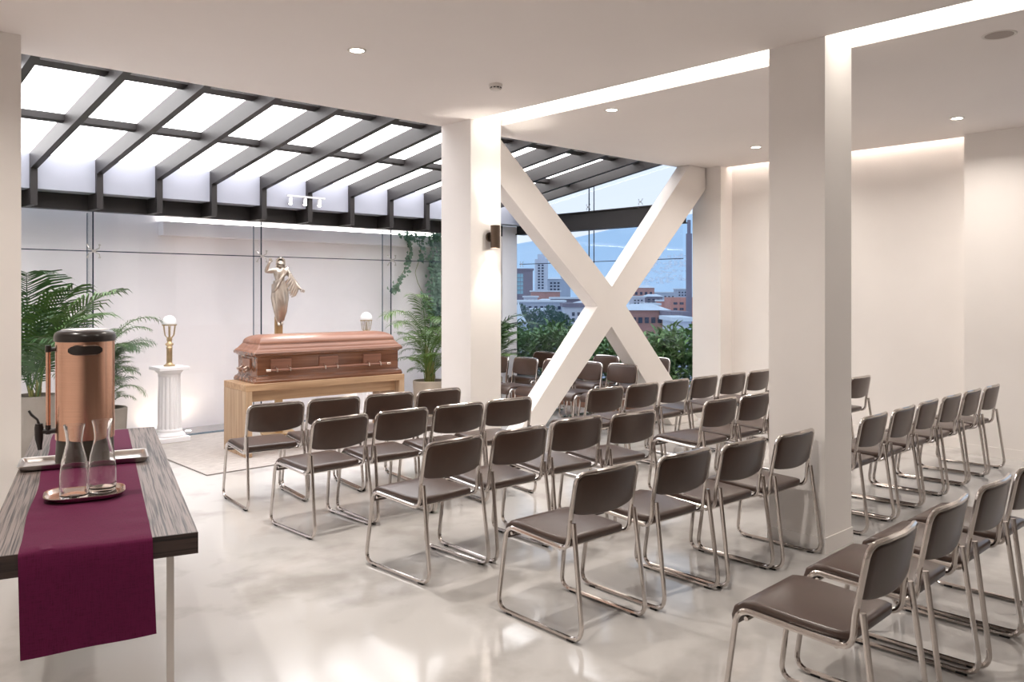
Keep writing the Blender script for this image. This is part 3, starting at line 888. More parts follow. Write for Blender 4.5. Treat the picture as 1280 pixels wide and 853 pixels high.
# hair and face
hr = MB()
for k in range(16):
    a = PI * (0.03 + 0.94 * k / 15)
    x = 0.010 + 0.040 * math.cos(a); y = -0.020 + 0.040 * math.sin(a)
    hr.tube([(0.010 + 0.012 * math.cos(a), -0.030 + 0.012 * math.sin(a), 1.990), (x * 0.95, y, 1.968), (x * 1.05, y + 0.004, 1.925), (x * 1.15 - 0.002, y + 0.006, 1.875), (x * 0.9, y + 0.002, 1.84)], [0.008, 0.012, 0.011, 0.010, 0.004], 6)
hr.build('hair', M_bronze, st, smooth=True)
fc = MB().tube([(0.009, -0.066, 1.945), (0.009, -0.075, 1.925), (0.009, -0.066, 1.920)], [0.004, 0.006, 0.003], 6)
for s in (-1, 1):
    fc.tube([(0.009 + s * 0.006, -0.065, 1.947), (0.009 + s * 0.022, -0.056, 1.945)], 0.0035, 6)
fc.tube([(-0.004, -0.063, 1.908), (0.009, -0.068, 1.907), (0.022, -0.063, 1.908)], 0.003, 6)
fc.tube([(-0.01, -0.052, 1.90), (0.009, -0.062, 1.890), (0.028, -0.052, 1.90)], [0.006, 0.010, 0.006], 6)
fc.build('face', M_bronze, st, smooth=True)
# robe: pleated skirt from the waist to the ankles
rs = []
NR = 64
for (z, ax, ay, oy, ox, am) in ((1.735, 0.074, 0.056, -0.008, 0.005, 0.02), (1.69, 0.076, 0.060, -0.006, 0.004, 0.05), (1.62, 0.088, 0.070, -0.008, 0.004, 0.07), (1.54, 0.092, 0.072, -0.014, 0.004, 0.10), (1.46, 0.078, 0.066, -0.024, 0.004, 0.15), (1.38, 0.062, 0.056, -0.020, 0.004, 0.18), (1.32, 0.046, 0.044, -0.012, 0.004, 0.22), (1.285, 0.038, 0.036, -0.008, 0.006, 0.24)):
    ring = []
    for j in range(NR):
        a = 2 * PI * j / NR
        q = 1 + am * math.sin(9 * a + z * 9 + 1.3 * math.sin(2 * a)) * (0.7 + 0.3 * math.sin(3 * a + z * 20))
        ring.append((ox + ax * q * math.cos(a), oy + ay * q * math.sin(a), z))
    rs.append(ring)
MB().rings(rs).build('robe', M_bronze, st, smooth=True)
# mantle over the left shoulder, across the chest and hanging from the arm
mt = MB()
for k in range(7):
    o = 0.013 * k
    mt.tube([(0.075 - o * 0.9, 0.045, 1.80 - o), (0.088 - o, 0.005, 1.876 - o * 0.5), (0.066 - o * 0.8, -0.058, 1.84 - o * 1.1), (0.02 - o * 0.6, -0.078, 1.765 - o * 1.1), (-0.045 - o * 0.15, -0.066, 1.70 - o * 0.9), (-0.078, -0.02, 1.685 - o), (-0.07, 0.03, 1.68 - o)], 0.0135, 7)
for k in range(6):
    f = k / 5.0
    x = 0.095 + 0.085 * f; zt = 1.80 - 0.12 * f
    mt.tube([(x - 0.012, 0.012, zt + 0.02), (x + 0.012, -0.035, zt + 0.012), (x + 0.01, -0.045, zt - 0.04), (x - 0.018 - 0.03 * (1 - f), -0.035, zt - 0.105 - 0.03 * math.sin(f * 3)), (x - 0.055, -0.02, zt - 0.13)], [0.012, 0.018, 0.017, 0.014, 0.006], 7)
mt.build('mantle', M_bronze, st, smooth=True)

# ------------------------------------------------------------------ palms
def frond_mesh(L, arch, nleaf, ll, wl, seed, mat, droop=0.5):
    r = random.Random(seed)
    mb = MB()
    pts = []
    n = 14
    pos = Vector((0, 0, 0)); ang = math.radians(82)
    for i in range(n + 1):
        pts.append(pos.copy())
        a = ang - arch * (i / n) ** 1.6
        pos = pos + Vector((0, math.cos(a), math.sin(a))) * (L / n)
    mb.tube(pts, [0.006 * (1 - 0.8 * i / n) + 0.001 for i in range(n + 1)], 4)
    for k in range(nleaf):
        t = 0.30 + 0.70 * k / (nleaf - 1)
        f = t * n; i = min(int(f), n - 1); q = f - i
        p = pts[i].lerp(pts[i + 1], q)
        tan = (pts[min(i + 1, n)] - pts[i]).normalized()
        up = Vector((0, -tan.z, tan.y))
        env = math.sin(PI * min(1, max(0.08, (t - 0.22) / 0.86))) ** 0.6
        l = ll * env * r.uniform(0.85, 1.12)
        fwd = 0.45 + 0.9 * (t - 0.3)
        for s in (-1, 1):
            d = (Vector((s, 0, 0)) + tan * fwd + up * r.uniform(0.05, 0.30)).normalized()
            sd = d.cross(up).normalized()
            dn = Vector((0, 0, -1))
            c1 = p + d * l * 0.45 + dn * l * 0.05 * droop
            c2 = p + d * l * 0.80 + dn * l * 0.22 * droop
            c3 = p + d * l + dn * l * 0.48 * droop
            w = wl * r.uniform(0.85, 1.1)
            mb.add([p + sd * w * 0.2, p - sd * w * 0.2, c1 + sd * w * 0.5, c1 - sd * w * 0.5, c2 + sd * w * 0.36, c2 - sd * w * 0.36, c3],
                   [(0, 1, 3, 2), (2, 3, 5, 4), (4, 5, 6)])
    return mb.mesh('frond', mat)

def palm(label, x, y, potr, poth, potmat, H_, nf, seed, L0=(0.5, 1.0), ll=0.24, wl=0.026, lean=0.9, mats=(0, 1, 2), base=0.010, droop=0.5, stemh=0.35, tilt=1.0):
    t = thing('potted_palm', label, 'potted palm', (x, y, base))
    r = random.Random(seed)
    MB().lathe([(potr * 0.86, 0), (potr * 0.9, 0.01), (potr * 0.97, poth * 0.7), (potr, poth - 0.008), (potr - 0.01, poth), (potr - 0.03, poth), (potr - 0.035, poth - 0.05)], 36, cap1=False).build('pot', potmat, t, smooth=True)
    MB().lathe([(potr - 0.034, poth - 0.06), (potr - 0.034, poth - 0.045)], 30).build('soil', M_soil, t)
    variants = []
    for k in range(6):
        L = L0[0] + (L0[1] - L0[0]) * k / 5
        variants.append(frond_mesh(L, r.uniform(1.0, 1.75) * lean, int(14 + 14 * L), ll * (0.75 + 0.35 * k / 5), wl, seed * 10 + k, M_leafs[mats[k % len(mats)]], droop))
    for k in range(nf):
        th = k * 2.399 + r.uniform(-0.3, 0.3)
        q = k / (nf - 1)
        rad = r.uniform(0.02, potr * 0.35)
        zb_ = poth - 0.05 + stemh * (q ** 0.8) * r.uniform(0.6, 1.0)
        o = link('frond', variants[min(5, int(q * 3 + r.random() * 3))], t, (rad * math.cos(th), rad * math.sin(th), zb_))
        o.rotation_euler = (r.uniform(-0.55, -0.05) * (1.35 - q) * tilt, r.uniform(-0.12, 0.12), th)
        back_ = math.cos(th)
        sc = H_ * r.uniform(0.88, 1.08) * (0.72 if back_ > 0.35 else 1.0)
        o.scale = (sc, sc, sc)
        MB().tube([(rad * 0.6 * math.cos(th), rad * 0.6 * math.sin(th), poth - 0.06), (rad * math.cos(th), rad * math.sin(th), zb_ + 0.02)], [0.011, 0.006], 5).build('stem', M_stem, t)
    return t
palm('potted palm with fine arching leaves behind the copper urn', 2.57, 8.72, 0.205, 0.47, M_pot, 0.84, 64, 11, mats=(0, 2, 0), L0=(0.42, 0.80), ll=0.21, wl=0.012, lean=1.25, base=0.0, droop=0.9, tilt=0.8, stemh=0.62)
palm('tall broad-leaved palm at far left behind the urn', 1.93, 8.62, 0.20, 0.66, M_pot, 1.12, 15, 23, L0=(0.7, 1.2), ll=0.42, wl=0.024, lean=0.85, mats=(0, 2, 0), base=0.0, droop=0.8, stemh=0.2, tilt=0.6)
palm('bright green palm in pale pot right of the casket', 6.58, 8.70, 0.225, 0.45, M_pot2, 0.95, 36, 37, base=0.0, L0=(0.5, 1.05), ll=0.24, wl=0.014, lean=1.15, droop=0.9, tilt=0.9, stemh=0.55, mats=(0, 1, 1))
palm('palm leaves showing right of the column with sconce', 7.55, 8.66, 0.22, 0.43, M_pot2, 0.95, 26, 41, L0=(0.5, 1.1), ll=0.27, wl=0.022, lean=1.0, mats=(0, 2, 1), base=0.0)

# ivy on the plaster wall
iv = MB()
r = random.Random(5)
def vine(pts, n, spread, s0=0.035, s1=0.065):
    pts = [Vector(p) for p in pts]
    for k in range(n):
        f = r.random() * (len(pts) - 1); i = int(f)
        p = pts[i].lerp(pts[i + 1], f - i) + Vector((r.gauss(0, spread), r.uniform(-0.05, 0.01), r.gauss(0, spread)))
        d = (r.uniform(-1, 1), -0.5, r.uniform(-1, 0.2))
        leaf_quads(iv, p, d, (0, -1, 0.2), r.uniform(s0, s1), r.uniform(s0, s1), 0.1)
YI = 9.54
vine([(7.40, YI, 2.45), (7.40, YI, 2.1), (7.36, YI, 1.7), (7.5, YI, 1.3)], 700, 0.10)
vine([(7.25, YI, 2.45), (7.3, YI, 2.0), (7.28, YI, 1.55), (7.3, YI, 1.25)], 420, 0.07)
vine([(7.6, YI, 2.45), (7.65, YI, 1.9), (7.6, YI, 1.2)], 600, 0.12)
vine([(6.82, YI, 2.42), (6.86, YI, 2.2), (6.78, YI, 1.95), (6.6, YI, 1.68), (6.52, YI, 1.62)], 130, 0.022)
vine([(6.70, YI, 2.42), (6.95, YI, 2.40)], 40, 0.04)
vine([(7.02, YI, 2.42), (7.06, YI, 2.2), (7.02, YI, 2.05)], 50, 0.02)
vine([(7.08, YI, 1.62), (7.12, YI, 1.45), (7.2, YI, 1.3)], 70, 0.035)
ivo = thing('climbing_ivy', 'green ivy trailing down the plaster wall right of the casket', 'ivy', (7.1, YI, 1.2))
o = iv.build('foliage', M_ivy, ivo); o['kind'] = 'stuff'; o.location = (-7.1, -YI, -1.2)
sm = MB()
for pts in ([(6.82, YI, 2.42), (6.86, YI, 2.2), (6.78, YI, 1.95), (6.6, YI, 1.68)], [(7.02, YI, 2.42), (7.06, YI, 2.15), (6.95, YI, 1.9), (7.0, YI, 1.75), (7.08, YI, 1.62), (7.2, YI, 1.3)], [(7.4, YI, 2.45), (7.38, YI, 1.9), (7.45, YI, 1.3)]):
    sm.tube(round_path(pts, 0.1, 3), 0.004, 5)
o = sm.build('vine_stem', M_stem, ivo); o.location = (-7.1, -YI, -1.2)

# ------------------------------------------------------------------ drinks table
TA = math.radians(-16)
TZ = 0.765
TB = thing('drinks_table', 'dark grained wooden table at left with thin metal legs', 'table', (1.165, 2.90, 0), TA)
TLN, TW = 2.55, 0.66
MB().box(-TW, 0, 0.004, TLN, TZ - 0.076, TZ).build('tabletop', M_tabletop, TB, bevel=0.002, bseg=1)
MB().box(-TW, 0, 0.0, 0.0038, TZ - 0.0755, TZ - 0.0005).build('front_edge', M_tableedge, TB)
for (lx, ly) in ((-0.085, 0.10), (-TW + 0.03, 0.10), (-0.085, TLN - 0.1), (-TW + 0.085, TLN - 0.1)):
    MB().box(-0.012, 0.012, -0.012, 0.012, 0.0, TZ - 0.076).build('leg', M_steel, TB, loc=(lx, ly, 0))

def tloc(x, y, z=TZ):
    """point in the table's own axes -> world"""
    c, s = math.cos(TA), math.sin(TA)
    return (1.165 + c * x - s * y, 2.90 + s * x + c * y, z)

# runner with a hanging end
RXA, RXB = -0.555, -0.150
def runner():
    path = []
    n = 46
    for i in range(n + 1):
        path.append((TLN - 0.03 - (TLN - 0.03) * i / n, 0.0))      # along the top towards the camera
    rs = []
    NU = 22
    rr = random.Random(9)
    vs = []
    stations = [(y, 0) for y, _ in path] + [(-0.008, -0.004), (-0.013, -0.012)] + [(-0.0145 - 0.004 * k / 8, -0.02 - 0.31 * k / 8) for k in range(1, 9)]
    grid = []
    for (y, dz) in stations:
        row = []
        for j in range(NU + 1):
            u = j / NU
            x = RXA + (RXB - RXA) * u
            wob = 0.005 * math.sin(y * 7 + 1.0) * (1 - u) if dz == 0 else 0.005 * math.sin(1.0) * (1 - u)
            z = TZ + 0.0015 + dz
            yy = y
            if dz == 0 and y < 0.6:
                z += 0.004 * max(0, math.sin(u * 5 + y * 16)) * max(0, math.sin(y * 9 + 0.5)) + 0.003 * max(0, math.sin(y * 40 + u * 6)) * (u < 0.25 or u > 0.8)
            if dz < 0:
                yy += -0.007 * (0.5 + 0.5 * math.sin(u * 9 + 0.6)) * min(1, -dz / 0.1)
                z += 0.0 - (0.012 * (1 - u)) * min(1, -dz / 0.3)
                x += 0.012 * (-dz / 0.33) * (1 - 2 * u) * -0.2 + 0.01 * (-dz / 0.33)
            row.append((x + wob, yy, z))
        grid.append(row)
    mb = MB()
    W = NU + 1
    # two-sided sheet with thickness
    top = [p for row in grid for p in row]
    nrm_off = []
    for (i, (y, dz)) in enumerate(stations):
        for j in range(W):
            p = grid[i][j]
            if dz == 0: nrm_off.append((p[0], p[1], p[2] - 0.001))
            else: nrm_off.append((p[0], p[1] + 0.0015, p[2]))
    N = len(stations)
    fs = []
    for i in range(N - 1):
        for j in range(W - 1):
            a = i * W + j
            fs.append((a, a + 1, a + W + 1, a + W))
            b = a + N * W
            fs.append((b, b + W, b + W + 1, b + 1))
    for i in range(N - 1):
        for j in (0, W - 1):
            a = i * W + j; b = a + N * W
            fs.append((a, a + W, b + W, b))
    for j in range(W - 1):
        for i in (0, N - 1):
            a = i * W + j; b = a + N * W
            fs.append((a, b, b + 1, a + 1))
    mb.add(top + nrm_off, fs)
    return mb
rn = runner().build('table_runner', M_cloth, smooth=True, loc=(1.165, 2.90, 0), rotz=TA)
tag(rn, 'plum purple cloth runner draped over the end of dark table', 'runner')

# long steel tray
def tray(name, label, loc, rotz, hx, hy, h, r, mat, floor_t=0.002, lip=0.012):
    t = thing(name, label, 'tray', loc, rotz)
    def ring(ax, ay, rr, z): return [(a, b, z) for a, b in rrect(ax, ay, rr, 7)]
    rs = [ring(hx - lip - 0.012, hy - lip - 0.012, r * 0.8, 0.0), ring(hx - lip, hy - lip, r * 0.9, 0.004), ring(hx - 0.002, hy - 0.002, r, h - 0.003), ring(hx, hy, r, h - 0.001), ring(hx, hy, r, h + 0.001), ring(hx - 0.008, hy - 0.008, r * 0.92, h), ring(hx - lip - 0.006, hy - lip - 0.006, r * 0.85, 0.008), ring(hx - lip - 0.018, hy - lip - 0.018, r * 0.7, floor_t + 0.001)]
    MB().rings(rs).build('dish', mat, t, smooth=True)
    return t
tray('long_tray', 'long shallow steel tray under the copper urn', tloc(-0.375, 1.50, TZ + 0.0030), TA, 0.285, 0.125, 0.026, 0.02, M_steel)
urn_xy = tloc(-0.375, 1.57)
# urn
un = thing('beverage_urn', 'tall brushed copper drinks urn with black lid and tap', 'urn', (urn_xy[0], urn_xy[1], TZ + 0.0062), TA)
UR = 0.136
MB().lathe([(UR - 0.004, 0), (UR - 0.002, 0.006), (UR - 0.006, 0.10), (UR - 0.010, 0.115)], 48).build('base', M_urnbase, un, smooth=True)
MB().lathe([(UR - 0.006, 0.112), (UR - 0.002, 0.114), (UR - 0.002, 0.60), (UR - 0.006, 0.603)], 64).build('body', M_copper, un, smooth=True)
ld = MB().lathe([(UR - 0.004, 0.600), (UR + 0.004, 0.602), (UR + 0.005, 0.628), (UR, 0.642), (UR - 0.012, 0.652), (UR - 0.03, 0.657), (UR - 0.07, 0.659)], 48).build('lid', M_blackpl, un, smooth=True)
MB().lathe([(0.0, 0.664), (UR - 0.055, 0.663), (UR - 0.03, 0.6605), (UR - 0.028, 0.657), (0, 0.655)], 48, cap0=False, cap1=False).build('lid_plate', M_steel, ld, smooth=True)
# curved grip facing the camera
def wrap(a0, a1, z0, z1, r0, r1, n=12):
    rs = []
    for k in range(n + 1):
        f = k / n; a = a0 + (a1 - a0) * f
        e = min(1, min(f, 1 - f) * 6) ** 0.5
        zc = (z0 + z1) / 2; hz = (z1 - z0) / 2 * (0.35 + 0.65 * e)
        c, s = math.cos(a), math.sin(a)
        rs.append([(r0 * c, r0 * s, zc - hz), (r1 * c, r1 * s, zc - hz * 0.8), (r1 * c, r1 * s, zc + hz * 0.8), (r0 * c, r0 * s, zc + hz)])
    return MB().rings(rs)
fa = math.atan2(-urn_xy[1], -urn_xy[0]) - TA     # direction of the room's front
wrap(fa - 0.50, fa + 0.50, 0.535, 0.588, UR - 0.004, UR + 0.022).build('grip', M_blackpl, un, smooth=True)
wrap(fa + PI - 0.50, fa + PI + 0.50, 0.535, 0.588, UR - 0.004, UR + 0.022).build('grip', M_blackpl, un, smooth=True)
# gauge tube and tap on the left side
ta = fa - PI / 2 - 0.05
tc_, ts_ = math.cos(ta), math.sin(ta)
def rad(rr, z, off=0.0): return (rr * tc_ - off * ts_, rr * ts_ + off * tc_, z)
MB().tube([rad(UR + 0.028, 0.17), rad(UR + 0.028, 0.565)], 0.011, 12).build('gauge_tube', M_copper, un, smooth=True)
MB().tube([rad(UR - 0.005, 0.562), rad(UR + 0.022, 0.562)], 0.010, 10).tube([rad(UR + 0.028, 0.548), rad(UR + 0.028, 0.582)], 0.014, 12).build('gauge_cap', M_blackpl, un, smooth=True)
MB().tube([rad(UR - 0.01, 0.155), rad(UR + 0.055, 0.155)], 0.013, 10).tube([rad(UR + 0.028, 0.14), rad(UR + 0.028, 0.185)], 0.013, 10).build('tap_neck', M_blackpl, un, smooth=True)
tp = MB().tube([rad(UR + 0.068, 0.195), rad(UR + 0.068, 0.175), rad(UR + 0.068, 0.12), rad(UR + 0.066, 0.09), rad(UR + 0.064, 0.065)], [0.017, 0.021, 0.019, 0.013, 0.010], 12).build('tap', M_blackpl, un, smooth=True)
MB().tube([rad(UR + 0.068, 0.19), rad(UR + 0.075, 0.215), rad(UR + 0.10, 0.24), rad(UR + 0.112, 0.262)], [0.007, 0.006, 0.007, 0.006], 8).build('tap_lever', M_blackpl, tp, smooth=True)

# small oval tray and carafes
tray('oval_tray', 'small rounded rose steel tray under two carafes', tloc(-0.366, 0.745, TZ + 0.0040), TA, 0.152, 0.125, 0.020, 0.09, M_rose, 0.003)
def carafe(label, x, y):
    wx, wy, wz = tloc(x, y, TZ + 0.0080)
    t = thing('glass_carafe', label, 'carafe', (wx, wy, wz))
    out = [(0.050, 0.0), (0.0535, 0.004), (0.0555, 0.05), (0.054, 0.10), (0.047, 0.155), (0.036, 0.20), (0.0305, 0.225), (0.031, 0.245), (0.036, 0.28), (0.041, 0.302)]
    inn = [(r_ - 0.0022, z_) for r_, z_ in reversed(out[2:])] + [(0.0520, 0.020), (0.046, 0.014), (0.0, 0.013)]
    MB().lathe(out + inn, 40, cap0=True, cap1=False).build('vessel', M_carafe, t, smooth=True)
    return t
carafe('clear glass carafe on the oval tray, nearer and left', -0.405, 0.705)
carafe('clear glass carafe on the oval tray, right and slightly farther', -0.302, 0.80)

# ------------------------------------------------------------------ ceiling and wall fittings
def downlight(label, x, y, w=DOWN_W):
    t = thing('downlight', label, 'downlight', (x, y, H), group='recessed downlights')
    MB().lathe([(0.045, -0.001), (0.058, -0.003), (0.062, -0.006), (0.062, 0.0), (0.05, 0.0)], 28, cap0=False, cap1=False).lathe([(0.046, -0.004), (0.046, -0.0005)], 28, cap0=False, cap1=False).build('trim_ring', M_plastic, t, smooth=True)
    MB().lathe([(0.0, -0.0025), (0.045, -0.0025), (0.045, -0.0005), (0.0, -0.0005)], 24, cap0=False, cap1=False).build('lamp_face', M_lampface, t)
    area('downlight_beam', (0, 0, -0.012), (0, 0, 0), 0.1, 0.1, w, WARM, t, 'DISK', math.radians(150))
    return t
downlight('round recessed downlight above the left chair block', 2.90, 4.62)
downlight('round recessed downlight just right of the light slot', 5.47, 4.63)
downlight('round recessed downlight near the far right ceiling edge', 8.03, 4.75, 9.5)
downlight('round recessed downlight above the right wall chairs', 8.04, 2.72, 9.0)
for k, (x, y) in enumerate([(2.9, 2.2), (0.4, 4.4), (0.4, 2.0), (6.7, 0.2), (8.04, 0.2)]):  # unseen downlights added to fill the room with light
    downlight('unseen added downlight ' + ['over the fourth chair row', 'over the drinks table', 'beside the drinks table near end', 'beyond the round speaker', 'by the right wall window'][k], x, y, DOWN_W if x < 5 else 7.0)

sd = thing('smoke_detector', 'small white smoke detector on the ceiling', 'smoke detector', (4.15, 4.66, H))
MB().lathe([(0.052, 0.0), (0.052, -0.014), (0.048, -0.02)], 28).build('base', M_plastic, sd, smooth=True)
MB().lathe([(0.043, -0.02), (0.043, -0.036), (0.034, -0.046), (0.0, -0.048)], 28, cap1=False).build('chamber', M_plastic, sd, smooth=True)
for k in range(10):
    a = 2 * PI * k / 10
    MB().box(-0.008, 0.008, -0.0015, 0.0015, -0.004, 0.004).build('vent', M_rubber, sd, loc=(0.043 * math.cos(a), 0.043 * math.sin(a), -0.029), rotz=a + PI / 2)
sp = thing('ceiling_speaker', 'round flush ceiling speaker at upper right', 'speaker', (5.62, 1.66, H))
MB().lathe([(0.078, -0.002), (0.092, -0.006), (0.098, 0.0)], 36, cap0=False, cap1=False).build('trim_ring', M_plastic, sp, smooth=True)
MB().lathe([(0.0, -0.004), (0.079, -0.004), (0.079, -0.001), (0.0, -0.001)], 36, cap0=False, cap1=False).build('grille', M_grille, sp)

# sconce on the column
sc = thing('wall_sconce', 'bronze cylinder up-down sconce on the white column', 'wall lamp', (5.045, 5.755, 2.13))
MB().tube([(0, -0.002, 0), (0, -0.02, 0)], 0.045, 20).tube([(0, -0.02, 0), (0, -0.05, 0)], 0.018, 12).build('wall_mount', M_sconce, sc, smooth=True)
MB().lathe([(0.040, -0.105), (0.044, -0.105), (0.044, 0.105), (0.040, 0.105), (0.040, 0.09), (0.0, 0.09)], 28, (0, -0.085, 0), cap0=False, cap1=False).lathe([(0.0, -0.085), (0.040, -0.085), (0.040, -0.105)], 28, (0, -0.085, 0), cap0=False, cap1=False).build('cylinder', M_sconce, sc, smooth=True)
MB().lathe([(0.0, 0.092), (0.034, 0.092)], 20, (0, -0.085, 0), cap0=False).build('lens', M_lampface, sc)
MB().lathe([(0.0, -0.087), (0.034, -0.087)], 20, (0, -0.085, 0), cap0=False).build('lens', M_lampface, sc)
spot('sconce_up', (0, -0.085, 0.11), (0, -0.06, 1.0), 10, WARMW, math.radians(75), 0.7, 0.02, sc)
spot('sconce_down', (0, -0.085, -0.11), (0, -0.06, -1.0), 13, WARMW, math.radians(70), 0.7, 0.02, sc)

# in-ground uplights behind the glass
for k, (x, y, lab) in enumerate([(3.34, 9.58, 'small ground uplight left of the fluted pedestal'), (3.70, 9.50, 'small ground uplight right of the fluted pedestal'), (2.55, 9.55, 'small ground uplight behind the fine-leaved palm'), (6.1, 9.55, 'small ground uplight behind the right end of casket')]):
    t = thing('ground_uplight', lab, 'uplight', (x, y, 0.012))
    MB().lathe([(0.028, 0.0), (0.04, 0.002), (0.042, 0.0)], 20, cap0=False, cap1=False).build('ring', M_steel, t, smooth=True)
    MB().lathe([(0.0, 0.0015), (0.029, 0.0015)], 20, cap0=False).build('lens', M_lampface, t)
    spot('uplight_beam', (0, 0, 0.02), (0, 0.02, 1.0), 2.6, (1.0, 0.80, 0.55), math.radians(165), 1.0, 0.06, t)

# little row of spotlights at the roof edge, lighting the casket
tr = thing('spot_track', 'short white track with three small spotlights at roof edge', 'spotlights', (4.62, 8.88, 2.69))
MB().box(0.0, 0.50, -0.012, 0.012, 0.055, 0.075).build('track', M_track, tr)
MB().box(0.23, 0.27, 0.0, 0.075, 0.06, 0.07).build('bracket', M_track, tr)
for k, x in enumerate((0.04, 0.23, 0.42)):
    hd = MB().tube([(x, 0.0, 0.06), (x, -0.004, 0.03)], 0.006, 8).tube([(x + 0.012, 0.012, 0.045), (x - 0.012, -0.03, -0.03)], 0.022, 16).build('spot_head', M_track, tr, smooth=True)
    MB().tube([(x - 0.0122, -0.0305, -0.0308), (x - 0.0128, -0.0315, -0.033)], 0.018, 16).build('lens', M_lampface, hd)
    spot('spot_beam', (x - 0.016, -0.04, -0.05), (-0.25 + 0.1 * k, -1.0, -1.6), 16, (1, 0.92, 0.82), math.radians(46), 0.6, 0.02, tr)

# ------------------------------------------------------------------ the city outside
M_cw = plain('city_white', rgb(206, 212, 226), 0.8, var=0.05, scale=0.2)  # city colours paled and blued to hold the distance haze
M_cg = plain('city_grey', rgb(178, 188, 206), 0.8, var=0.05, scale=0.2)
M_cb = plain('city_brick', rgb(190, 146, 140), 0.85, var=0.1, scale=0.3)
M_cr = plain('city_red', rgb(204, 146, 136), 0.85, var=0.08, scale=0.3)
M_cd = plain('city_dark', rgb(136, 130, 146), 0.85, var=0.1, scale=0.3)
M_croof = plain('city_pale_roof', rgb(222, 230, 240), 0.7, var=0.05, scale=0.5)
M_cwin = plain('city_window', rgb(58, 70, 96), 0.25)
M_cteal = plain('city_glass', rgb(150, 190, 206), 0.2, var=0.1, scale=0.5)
ZG = -26.0

def building(label, px0, px1, ytop, d, mat, depth=None, wins=None, winmat=None, roof=None, ybot=None):
    a = at(px0, d); b = at(px1, d)
    w = (b - a).length
    ztop = HC - (ytop - 365) / FPX * d
    dep = depth or max(6.0, w * 0.8)
    t = thing('city_building', label, 'building', (a.x, a.y, ZG), math.atan2(b.y - a.y, b.x - a.x))
    h = ztop - ZG
    MB().box(0, w, 0, dep, 0, h).build('walls', mat, t)
    if wins:
        (cols, rws, fx0, fx1, yt, yb, fw, fh) = wins
        zt = HC - (yt - 365) / FPX * d - ZG; zb_ = HC - (yb - 365) / FPX * d - ZG
        cw = (fx1 - fx0) * w / cols; ch = (zt - zb_) / rws
        wm = MB().box(-cw * fw / 2, cw * fw / 2, -0.12, 0.05, -ch * fh / 2, ch * fh / 2).mesh('window', winmat or M_cwin)
        for i in range(cols):
            for j in range(rws):
                link('window', wm, t, (fx0 * w + cw * (i + 0.5), 0, zb_ + ch * (j + 0.5)))
    if roof == 'flat':
        MB().box(-0.3, w + 0.3, -0.3, dep + 0.3, h, h + 0.35).build('roof', M_croof, t)
    elif roof == 'hip':
        hh = w * 0.14
        MB().add([(-0.4, -0.4, h), (w + 0.4, -0.4, h), (w + 0.4, dep + 0.4, h), (-0.4, dep + 0.4, h), (w * 0.25, dep * 0.4, h + hh), (w * 0.75, dep * 0.4, h + hh)],
                 [(0, 1, 5, 4), (1, 2, 5), (2, 3, 4, 5), (3, 0, 4), (3, 2, 1, 0)]).build('roof', M_croof, t)
    elif roof == 'dark':
        MB().box(-0.3, w + 0.3, -0.3, dep + 0.3, h, h + 0.5).build('roof', M_cd, t)
    elif roof == 'cap':
        MB().box(w * 0.2, w * 0.8, dep * 0.2, dep * 0.8, h, h + 2.0).build('roof', mat, t)
    return t
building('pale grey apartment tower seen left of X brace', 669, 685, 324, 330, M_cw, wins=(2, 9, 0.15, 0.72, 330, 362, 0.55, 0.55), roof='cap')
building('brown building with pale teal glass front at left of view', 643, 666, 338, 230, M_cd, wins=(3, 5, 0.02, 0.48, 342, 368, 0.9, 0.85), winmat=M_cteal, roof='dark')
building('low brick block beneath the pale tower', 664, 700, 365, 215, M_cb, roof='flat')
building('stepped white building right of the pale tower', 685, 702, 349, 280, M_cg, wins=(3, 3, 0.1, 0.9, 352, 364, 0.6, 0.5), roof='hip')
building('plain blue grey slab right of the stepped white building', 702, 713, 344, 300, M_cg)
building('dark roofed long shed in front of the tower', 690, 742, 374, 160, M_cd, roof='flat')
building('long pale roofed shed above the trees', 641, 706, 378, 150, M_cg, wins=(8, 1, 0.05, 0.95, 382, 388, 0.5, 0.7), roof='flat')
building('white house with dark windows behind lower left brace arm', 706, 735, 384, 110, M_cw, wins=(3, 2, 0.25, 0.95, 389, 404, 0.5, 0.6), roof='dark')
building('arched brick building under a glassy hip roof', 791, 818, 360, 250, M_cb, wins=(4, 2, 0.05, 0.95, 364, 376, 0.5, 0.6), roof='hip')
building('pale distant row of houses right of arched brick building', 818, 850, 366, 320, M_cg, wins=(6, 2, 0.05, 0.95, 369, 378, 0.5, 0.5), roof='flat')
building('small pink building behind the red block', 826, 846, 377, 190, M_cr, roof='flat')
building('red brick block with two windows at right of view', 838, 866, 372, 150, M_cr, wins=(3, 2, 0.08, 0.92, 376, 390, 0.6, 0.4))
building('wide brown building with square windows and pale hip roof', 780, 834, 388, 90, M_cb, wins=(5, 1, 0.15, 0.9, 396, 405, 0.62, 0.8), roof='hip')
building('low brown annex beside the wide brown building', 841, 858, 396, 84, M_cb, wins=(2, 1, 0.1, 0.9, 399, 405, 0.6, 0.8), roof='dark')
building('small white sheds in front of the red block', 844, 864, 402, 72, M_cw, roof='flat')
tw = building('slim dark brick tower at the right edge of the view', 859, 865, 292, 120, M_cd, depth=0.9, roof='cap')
building('pale distant apartment block between brace arms', 735, 757, 372, 300, M_cg, wins=(4, 3, 0.1, 0.9, 374, 385, 0.5, 0.5), roof='flat')
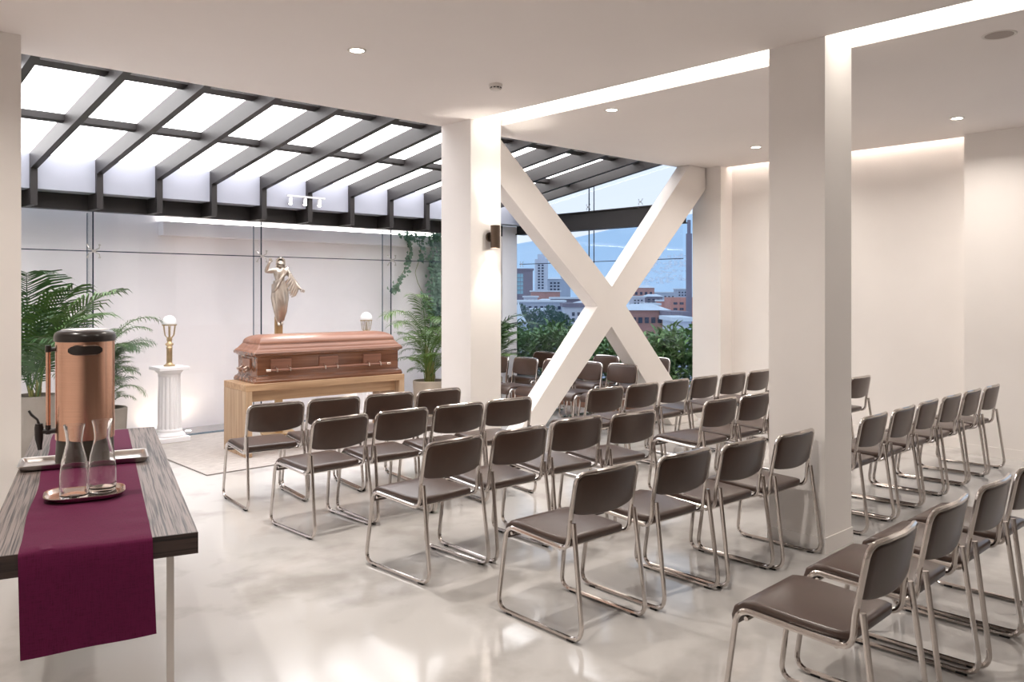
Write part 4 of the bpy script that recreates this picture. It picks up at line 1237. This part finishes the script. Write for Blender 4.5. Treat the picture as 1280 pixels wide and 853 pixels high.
for (a_, b_, yt_, d_, m_, rf, lab) in [
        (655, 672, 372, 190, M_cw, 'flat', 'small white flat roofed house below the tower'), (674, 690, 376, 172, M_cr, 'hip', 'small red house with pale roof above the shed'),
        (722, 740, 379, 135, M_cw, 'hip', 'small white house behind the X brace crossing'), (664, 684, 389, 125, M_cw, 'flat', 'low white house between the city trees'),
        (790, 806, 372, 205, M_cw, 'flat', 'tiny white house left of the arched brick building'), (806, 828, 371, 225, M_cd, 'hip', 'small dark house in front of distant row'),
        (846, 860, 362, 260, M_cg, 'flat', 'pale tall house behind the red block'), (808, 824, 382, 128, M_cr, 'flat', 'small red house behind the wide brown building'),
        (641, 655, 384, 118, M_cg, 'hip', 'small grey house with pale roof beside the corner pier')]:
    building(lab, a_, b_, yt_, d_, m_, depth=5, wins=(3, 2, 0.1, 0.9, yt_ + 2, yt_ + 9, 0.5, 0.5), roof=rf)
# bell turret
bt = thing('stone_turret', 'small stone turret with a pointed cap beside the trees', 'turret', tuple(at(648, 55)) + (ZG,))
MB().box(-0.45, 0.45, -0.45, 0.45, 0, HC - (404 - 365) / FPX * 55 - ZG).build('shaft', M_cg, bt)
MB().lathe([(0.6, 0), (0.25, 0.6), (0.0, 1.5)], 8, (0, 0, HC - (404 - 365) / FPX * 55 - ZG), cap1=False).build('cap', M_croof, bt)

# city trees
def crown(mb, c, rx, rz, n, r_, s):
    for k in range(n):
        th = r_.random() * 2 * PI; u = r_.uniform(-1, 1); q = r_.random() ** 0.35
        d = Vector((math.cos(th) * math.sqrt(1 - u * u), math.sin(th) * math.sqrt(1 - u * u), u))
        p = Vector(c) + Vector((d.x * rx * q, d.y * rx * q, d.z * rz * q))
        leaf_quads(mb, p, d + Vector((r_.gauss(0, .5), r_.gauss(0, .5), r_.gauss(0, .5))), (0, 0, 1), s * r_.uniform(0.7, 1.4), s * r_.uniform(0.6, 1.1))
rt_ = random.Random(12)
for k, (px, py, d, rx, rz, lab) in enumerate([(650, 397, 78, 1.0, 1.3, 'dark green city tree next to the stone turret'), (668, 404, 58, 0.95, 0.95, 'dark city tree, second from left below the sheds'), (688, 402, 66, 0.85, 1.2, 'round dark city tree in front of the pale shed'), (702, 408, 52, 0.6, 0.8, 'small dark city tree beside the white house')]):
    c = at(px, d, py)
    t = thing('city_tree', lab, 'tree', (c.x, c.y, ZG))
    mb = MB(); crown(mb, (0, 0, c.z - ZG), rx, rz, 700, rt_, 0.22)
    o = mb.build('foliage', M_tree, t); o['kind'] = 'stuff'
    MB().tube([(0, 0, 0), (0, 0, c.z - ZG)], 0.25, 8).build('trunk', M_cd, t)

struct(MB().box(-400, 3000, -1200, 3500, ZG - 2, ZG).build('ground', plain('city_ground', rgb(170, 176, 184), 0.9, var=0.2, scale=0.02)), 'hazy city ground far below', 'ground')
# mountain range, distance haze put into its base colour
M_mtn, nt, p = nmat('haze_tinted_mountain')
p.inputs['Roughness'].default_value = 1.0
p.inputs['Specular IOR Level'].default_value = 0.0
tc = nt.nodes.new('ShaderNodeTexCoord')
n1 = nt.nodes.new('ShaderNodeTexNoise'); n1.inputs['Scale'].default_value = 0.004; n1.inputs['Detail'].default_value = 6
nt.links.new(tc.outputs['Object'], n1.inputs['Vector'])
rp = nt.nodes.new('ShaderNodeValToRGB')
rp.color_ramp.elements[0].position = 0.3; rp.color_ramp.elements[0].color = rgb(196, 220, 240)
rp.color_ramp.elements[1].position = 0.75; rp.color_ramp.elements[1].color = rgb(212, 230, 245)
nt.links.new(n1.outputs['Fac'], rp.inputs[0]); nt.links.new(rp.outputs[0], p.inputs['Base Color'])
ridge = [(300, 322), (480, 316), (560, 318), (640, 306), (670, 301), (700, 303), (720, 297), (750, 290), (778, 283), (810, 278), (850, 270), (900, 262), (960, 268), (1040, 258), (1140, 280), (1300, 300), (1700, 320)]
mb = MB(); rws = []
rm = random.Random(4)
for k in range(9):
    q = k / 8.0
    row = []
    for (px, py) in ridge:
        d = 1500 + 1100 * q
        c = at(px, d)
        ztop = HC - (py - 365) / FPX * 2600
        z = ZG + (ztop - ZG) * (q ** 1.15)
        row.append((c.x, c.y, z))
    rws.append(row)
n = len(ridge)
back = [(x * 1.05, y * 1.05, ZG) for (x, y, z) in rws[-1]]
rws.append(back)
mb.add([p_ for r_ in rws for p_ in r_], [(i * n + j, i * n + j + 1, (i + 1) * n + j + 1, (i + 1) * n + j) for i in range(len(rws) - 1) for j in range(n - 1)])
struct(mb.build('mountains', M_mtn, smooth=True), 'haze-tinted blue mountain ridge beyond the city', 'mountains')

# houses scattered over the mountain foot
hs = MB()
for k in range(150):
    px = rm.uniform(796, 858); q = rm.uniform(0.22, 0.50)
    i = max(j for j in range(n) if ridge[j][0] <= px)
    f = (px - ridge[i][0]) / (ridge[i + 1][0] - ridge[i][0])
    py = ridge[i][1] * (1 - f) + ridge[i + 1][1] * f
    ztop = HC - (py - 365) / FPX * 2600
    c = at(px, 1500 + 1100 * q); z = ZG + (ztop - ZG) * (q ** 1.15)
    w = rm.uniform(1.5, 4.0)
    hs.box(c.x - w, c.x + w, c.y - w, c.y + w, z - 4, z + rm.uniform(2, 4.5))
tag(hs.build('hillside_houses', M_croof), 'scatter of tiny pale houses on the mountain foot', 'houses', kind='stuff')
